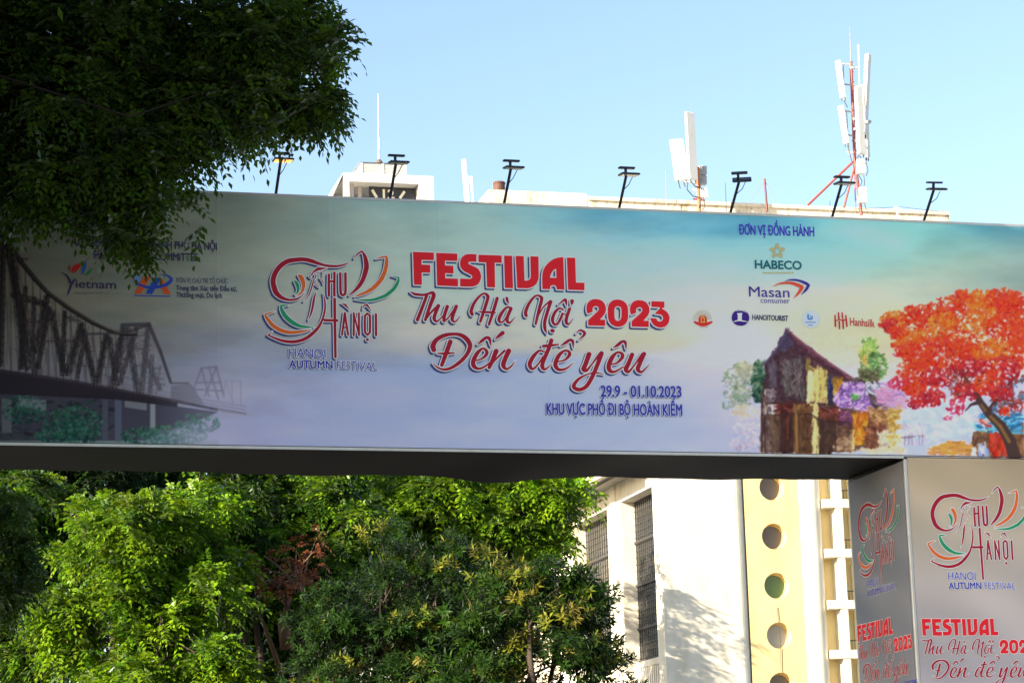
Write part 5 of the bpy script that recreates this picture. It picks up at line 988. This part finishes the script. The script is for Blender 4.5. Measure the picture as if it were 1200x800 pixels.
def foliage(blobs, n, kind, ln, wd, pal, seed, tips=None, tipf=0.0, per=None, shell=.55, keep=None, sub=0, flat=.62, sr=.34):
    r = np.random.default_rng(seed); c, out, bi, bj = crown_points(blobs, n, r, shell, sub, flat, sr)
    if keep is not None: k = keep(c); c, out, bi, bj = c[k], out[k], bi[k], bj[k]; n = len(c)
    pal = np.array(pal, float); bt = r.uniform(.72, 1.3, bj.max() + 1); cc = pal[r.integers(len(pal), size=n)] * (r.uniform(.8, 1.2, n) * bt[bj])[:, None]
    if tips is not None:
        bq = np.where(r.random(bj.max() + 1) < tipf, .75, tipf * .25); tp = r.random(n) < bq[bj] * np.clip(.5 + out[:, 2], 0, 1.2); cc[tp] = np.array(tips)[r.integers(len(tips), size=tp.sum())] * r.uniform(.8, 1.2, (tp.sum(), 1))
    if kind == 'pinnate':                                      # sprays of leaflets on a drooping stalk
        k, m_ = per or (3, 11); d = nrm(np.repeat(out, k, 0) * .8 + r.normal(size=(n * k, 3)) * .65 + np.array([0, 0, .1])); L_ = ln * m_ * .27 * r.uniform(.7, 1.25, n * k); b0 = np.repeat(c, k, 0); cols = np.repeat(cc, k, 0)
        side = nrm(np.cross(d, np.array([0, 0, 1.0]) + r.normal(size=(n * k, 3)) * .25)); t = np.tile(np.repeat(np.linspace(.12, 1, (m_ + 1) // 2), 2)[:m_], n * k); sg = np.tile(np.resize([1.0, -1.0], m_), n * k); last = np.tile(np.arange(m_) == m_ - 1, n * k)
        rep = lambda a: np.repeat(a, m_, 0)
        pos = rep(b0) + rep(d) * (t * rep(L_))[:, None] + np.array([0, 0, -1.0]) * (t * t * rep(L_) * .45)[:, None]
        ld = nrm(rep(d) * .55 + rep(side) * (sg * np.where(last, .05, 1))[:, None] + np.array([0, 0, -.5]) + r.normal(size=(len(t), 3)) * .16); ls = nrm(np.cross(ld, np.cross(rep(side) * 1.0, rep(d))) + r.normal(size=(len(t), 3)) * .2); cols = rep(cols)
        LN = ln * r.uniform(.75, 1.2, len(t)) * (1 - .35 * np.abs(t - .5)); WD = wd * r.uniform(.8, 1.2, len(t))
    else:                                                       # whorls of long leaves at the twig tips
        m_ = per or 12; rep = lambda a: np.repeat(a, m_, 0); d = rep(nrm(out + np.array([0, 0, .35]) + r.normal(size=(n, 3)) * .35)); h = nrm(np.cross(d, rep(nrm(r.normal(size=(n, 3)))))); h2 = np.cross(d, h); g = np.tile(np.arange(m_) * 2.4, n) + rep(r.random((n, 1)) * 6)[:, 0]
        rad_ = h * np.cos(g)[:, None] + h2 * np.sin(g)[:, None]; t = np.tile(np.linspace(0, 1, m_), n); ld = nrm(rad_ * (1.1 - .5 * t)[:, None] + d * (.15 + .8 * t)[:, None] + np.array([0, 0, -.35]) + r.normal(size=(n * m_, 3)) * .15)
        pos = rep(c) + d * (t * ln * .9)[:, None]; ls = nrm(np.cross(ld, d) + r.normal(size=(n * m_, 3)) * .15); cols = rep(cc); LN = ln * r.uniform(.7, 1.15, n * m_); WD = wd * r.uniform(.8, 1.2, n * m_)
    V, Qd = leaves(pos, ld, ls, LN, WD); col = np.repeat(np.clip(cols * r.uniform(.85, 1.15, (len(cols), 1)), 0, 1), 4, 0)
    return V, Qd, col, c, bi
def tree(name, label, foot, blobs, n, kind, ln, wd, pal, seed, trunk_r=.2, group=None, twigs=60, fork=None, limb=1.0, nlimb=99, bark=None, **kw):
    t = thing(name, label, 'tree', foot, group); foot = np.array(foot, float); r = np.random.default_rng(seed + 99); V, Qd, col, c, bi = foliage(blobs, n, kind, ln, wd, pal, seed, **kw)
    zlo = min(b[2] - b[5] * .6 for b in blobs); fk = np.array(fork) if fork is not None else foot + (np.mean([b[:3] for b in blobs], 0) - foot) * np.array([.5, .5, 0]) + Z3 * (zlo - foot[2]) * .75
    m = MB(); s1 = foot + (fk - foot) * .5 + np.array([r.normal() * .15, r.normal() * .15, 0]); m.tube([foot, foot + Z3 * .3, s1, fk], [trunk_r * 1.5, trunk_r * 1.1, trunk_r * .9, trunk_r * .75], (bark or bark_m), 10); m.build('trunk', t, True)
    m = MB(); trunk_r *= limb
    for i, b in enumerate(blobs[:nlimb]):
        bc = np.array(b[:3]); md = (fk + bc) / 2 + r.normal(size=3) * .12 * np.linalg.norm(bc - fk); m.tube([fk, fk + (md - fk) * .5 + r.normal(size=3) * .06, md, bc], [trunk_r * .6, trunk_r * .45, trunk_r * .34, trunk_r * .18], (bark or bark_m), 7, False)
        mine = c[bi == i]
        for q in mine[r.permutation(len(mine))[:max(3, twigs // len(blobs))]]:
            a = bc + (md - bc) * r.uniform(0, .7); m.tube([a, (a + q) / 2 + r.normal(size=3) * .07 * np.linalg.norm(q - a), q], [trunk_r * .16, trunk_r * .09, .006], (bark or bark_m), 5, False)
    m.build('limbs', t, True); quads_obj('crown', V, Qd, LEAF, t, col, 'leaf'); return t
G1 = [(.115, .215, .004), (.092, .185, .004), (.135, .225, .005), (.050, .125, .004)]; G2 = [(.022, .062, .004), (.015, .046, .004), (.030, .074, .005)]; G3 = [(.022, .056, .006), (.016, .044, .005), (.030, .068, .006)]; G4 = [(.012, .036, .005), (.010, .030, .004), (.018, .046, .006)]; TIP = [(.15, .17, .015), (.19, .19, .02), (.11, .14, .012), (.20, .17, .03)]; NEARG = [(.050, .105, .010), (.040, .086, .009), (.064, .125, .010)]
def blob(px, py, Y, rx, ry, rd=None, f=1.0):
    """a crown mass centred on a sight line, sized in photo pixels at its distance"""
    p = at(px, py, Y); s = Y * 1.03 / FPX; return (*p, rx * s, (rd * s if rd else rx * s * .9), ry * s)
def ground_at(px, Y): p = at(px, 600, Y); return (p[0], p[1], 0.0)
BG = 'street trees behind the gate'
tree('leafy_tree', 'bright yellow green tree with drooping sprays left of the dark trunk', ground_at(150, 59), [blob(150, 640, 58, 74, 60), blob(215, 625, 58.5, 70, 50), blob(110, 715, 57.5, 66, 80), blob(190, 720, 57, 78, 80), blob(120, 820, 57, 70, 90), blob(205, 830, 57.5, 80, 90), blob(90, 600, 59, 50, 40)], 2300, 'pinnate', .185, .078, G1, 11, .22, BG, 70, tips=[(.13, .20, .010)], tipf=.10, sub=15, sr=.31)
tree('shade_tree', 'dark leafed tree with brown limbs and a dead red brown branch', ground_at(320, 62), [blob(285, 620, 62, 70, 70), blob(350, 590, 62.5, 70, 50), blob(270, 700, 62.5, 62, 70), blob(330, 690, 63, 62, 60), blob(300, 790, 62.5, 80, 80), blob(240, 580, 62, 50, 40), blob(395, 640, 62, 50, 80)], 2100, 'pinnate', .185, .078, G1[1:] + G2, 12, .26, BG, 90, sub=15, sr=.31)
tree('rain_tree', 'bright green tree with hanging sprays rising to the underside of the gate', ground_at(540, 68), [blob(450, 600, 67, 80, 55), blob(540, 580, 67, 80, 45), blob(620, 600, 66.5, 66, 55), blob(650, 640, 66, 38, 58), blob(420, 560, 67, 60, 40), blob(540, 640, 67.5, 70, 46), blob(655, 575, 66.5, 32, 40)], 2200, 'pinnate', .19, .082, G1, 13, .28, BG, 80, sub=15, sr=.31)
tree('mango_tree', 'dark mango tree with yellow new leaves in front of the white wall', ground_at(620, 55), [blob(620, 690, 55, 70, 46), blob(560, 720, 55, 70, 60), blob(660, 720, 55, 46, 60), blob(620, 790, 54.5, 84, 60), blob(690, 800, 55, 44, 52), blob(560, 820, 55, 90, 70)], 2700, 'whorl', .21, .055, G3, 14, .2, BG, 60, tips=TIP, tipf=.22, sub=20, flat=.8)
tree('mango_tree', 'round topped dense dark mango tree between the dead branch and the yellow leafed mango', ground_at(440, 56), [blob(470, 680, 56.5, 74, 50), blob(420, 720, 56, 66, 60), blob(500, 740, 56, 70, 70), blob(390, 780, 55.5, 56, 60), blob(450, 810, 55.5, 90, 70), blob(520, 660, 57, 44, 36)], 2800, 'whorl', .18, .05, G3[:2] + G4, 15, .2, BG, 60, tips=TIP[:2], tipf=.06, sub=20, flat=.8)
tree('leafy_tree', 'yellow green tree at the left edge of the view behind the gate', ground_at(20, 68), [blob(10, 590, 66, 70, 50), blob(60, 660, 66, 50, 60), blob(-30, 680, 66, 70, 80), blob(30, 760, 66, 66, 70), blob(70, 600, 67, 46, 40)], 2200, 'pinnate', .19, .08, G1[1:] + G2, 16, .22, BG, 60, tips=[(.13, .19, .010)], tipf=.12, sub=15, sr=.31)
for i, (px, py, Y, rx, ry, lb) in enumerate(((40, 560, 80, 120, 120, 'deep green tree behind the yellow green tree at the left edge'), (200, 600, 84, 130, 140, 'deep green tree filling the gap behind the bright yellow green tree'), (370, 580, 82, 130, 150, 'deep green tree filling the gap behind the dead branch'), (530, 600, 86, 130, 150, 'deep green tree filling the gap behind the two mango trees'))):
    tree('shade_tree', lb, ground_at(px, Y), [blob(px - rx * .45, py + 20, Y, rx * .6, ry * .6), blob(px + rx * .4, py, Y, rx * .6, ry * .6), blob(px, py + ry * .75, Y, rx * .8, ry * .6), blob(px, py - ry * .3, Y, rx * .6, ry * .4)], 1500, 'pinnate', .26, .10, G2 + G4, 30 + i, .3, BG, 40)
p = np.array([-3.2, 96.4, 14.6]); tree('shade_tree', 'tall deep green tree beside the side windows of the white building', (-3.2, 96.4, 0), [(*p, 2.9, 2.9, 2.6), (*(p + [1.4, .5, 1.6]), 1.9, 2.0, 1.7), (*(p + [-.7, 0, 2.4]), 2.2, 2.2, 1.7), (*(p + [.8, -.5, -3]), 2.9, 2.8, 2.4), (*(p + [1.6, -.3, -2]), 1.8, 2.0, 2.0)], 800, 'pinnate', .22, .09, G2 + G1[3:], 47, .3, BG, 40, sub=14)
# dead red brown branch in the shade tree, and the bare limbs near it
r = np.random.default_rng(5); st = [o for o in bpy.data.objects if o.name.startswith('shade_tree')][0]; m = MB(); a0 = at(352, 690, 60.5); ends = []
for k in range(17):
    e = at(345 + r.uniform(-40, 36), 655 + r.uniform(-26, 30), 60 + r.uniform(-.4, .4)); md = (a0 + e) / 2 + np.array([r.normal() * .1, 0, .15]); m.tube([a0, md, e], [.04, .02, .008], mat('dead_twig', (.22, .13, .09), .85), 5, False); ends.append(e)
m.build('dead_branch', st); V, Qd, col, _, _ = foliage([(*e, .24, .2, .22) for e in ends], 75, 'pinnate', .12, .05, [(.20, .06, .025), (.24, .08, .03), (.14, .05, .025)], 77, per=(2, 9)); quads_obj('dead_leaves', V, Qd, LEAF, st, col, 'leaf')
m = MB(); m.tube([at(336, 760, 60), at(332, 730, 60), at(338, 700, 60.4)], [.17, .15, .1], mat('bark_red', (.16, .075, .035), .8, vary=.4, scale=5), 9); m.tube([at(330, 790, 60.2), at(318, 755, 60.2), at(305, 720, 60.4)], [.07, .06, .04], mat('bark_red', (.16, .075, .035)), 7); m.build('bare_limb', st, True)
# the near tree that hangs over the top left of the banner; its crown goes on beyond the frame
NB = [blob(60, 50, 28.6, 115, 90), blob(170, 30, 29.0, 90, 70), blob(290, 40, 28.6, 70, 46), blob(350, 20, 29.0, 46, 36), blob(385, 62, 28.6, 32, 20), blob(310, 105, 28.8, 66, 34), blob(362, 122, 28.8, 34, 20), blob(200, 120, 28.8, 80, 50), blob(80, 140, 28.6, 110, 60), blob(125, 190, 28.6, 90, 36), blob(30, 200, 28.6, 70, 34), blob(215, 180, 28.6, 46, 26), blob(296, 150, 28.6, 22, 9)]
NL = [blob(142, 264, 28.6, 17, 20), blob(160, 288, 28.6, 10, 12), blob(190, 252, 28.6, 14, 14), blob(231, 284, 28.6, 6, 12), blob(112, 242, 28.6, 20, 12), blob(50, 232, 28.6, 44, 14), blob(236, 262, 28.6, 7, 8), blob(178, 262, 28.7, 18, 10), blob(70, 255, 28.7, 26, 12), blob(140, 250, 28.7, 18, 14), blob(190, 225, 28.7, 22, 16), blob(222, 262, 28.7, 11, 12), blob(160, 275, 28.7, 10, 9), blob(95, 225, 28.7, 24, 12)]
FARL = [(-6.5, 25, 12, 2.6, 2.4, 2.6), (-9.0, 24, 11, 3.0, 3.0, 3.0), (-8.0, 25.2, 9.0, 1.9, 1.8, 1.6), (-8.5, 23, 14, 3.4, 3.2, 2.6), (-4.5, 25.5, 14.2, 2.6, 2.6, 1.6), (-11, 21, 12.5, 3.2, 3.2, 3.0), (-6, 22.5, 13.6, 2.2, 2.2, 1.6), (-9.6, 28.0, 9.2, 2.2, 1.6, 2.6), (-2.2, 24, 14.6, 2.6, 2.6, 1.5), (-8.3, 28.4, 7.4, 1.5, 1.0, 2.2), (-8.0, 28.6, 10.0, 1.4, 1.0, 1.6)]
LOWL = [blob(-4, 640, 43, 34, 44), blob(2, 690, 43, 46, 22), blob(-6, 600, 43, 40, 20)]
def uz_of(c): d = c - EYEP; w_ = d @ fw; return 600 + FPX * (d @ rt) / w_, 400 - FPX * (d @ up) / w_
dbark = mat('bark_dark', (.022, .018, .014), .9, vary=.4, scale=6)
def inframe(c): px, py = uz_of(c); return (px > -75) & (px < 1260) & (py > -70) & (py < 815)
t = tree('overhanging_tree', 'dark feathery tree hanging over the top left of the banner', (-9.5, 23, .13), NB + NL, 3500, 'pinnate', .122, .054, NEARG, 50, .30, None, 200, fork=(-8.8, 26.6, 11.5), limb=.13, nlimb=len(NB) - 2, bark=dbark, per=(3, 11), shell=.3, sub=30, sr=.25, tips=[(.08, .15, .012)], tipf=.25)
V, Qd, col, _, _ = foliage(FARL, 7500, 'pinnate', .18, .08, NEARG, 51, per=(3, 11), shell=.3, keep=lambda c: ~inframe(c)); quads_obj('crown', V, Qd, LEAF, t, col, 'leaf')
V, Qd, col, c, _ = foliage(LOWL, 260, 'pinnate', .13, .055, NEARG, 52, per=(3, 13), shell=.2, sub=8); quads_obj('low_bough', V, Qd, LEAF, t, col, 'leaf')
for i, (x, y, h, lb) in enumerate(((-12.5, 27, 15.5, 'tall broad street tree standing left of the gate'), (-14.6, 37, 15, 'tall broad street tree standing left behind the gate'))):
    tree('shade_tree', lb, (x, y, .13), [(x, y, h - 3, 3.6, 3.6, 2.8), (x + 2, y + 2, h - 5, 3, 3, 2.4), (x - 1.5, y - 2, h - 5.5, 3.2, 3.2, 2.6), (x + 1, y - 1.5, h - 1.2, 2.6, 2.6, 1.8), (x - .5, y + 1, h - 8, 2.8, 2.8, 2.2)], 1500, 'pinnate', .34, .15, NEARG, 60 + i, .35, 'street trees left of the gate', 30, per=(3, 9))
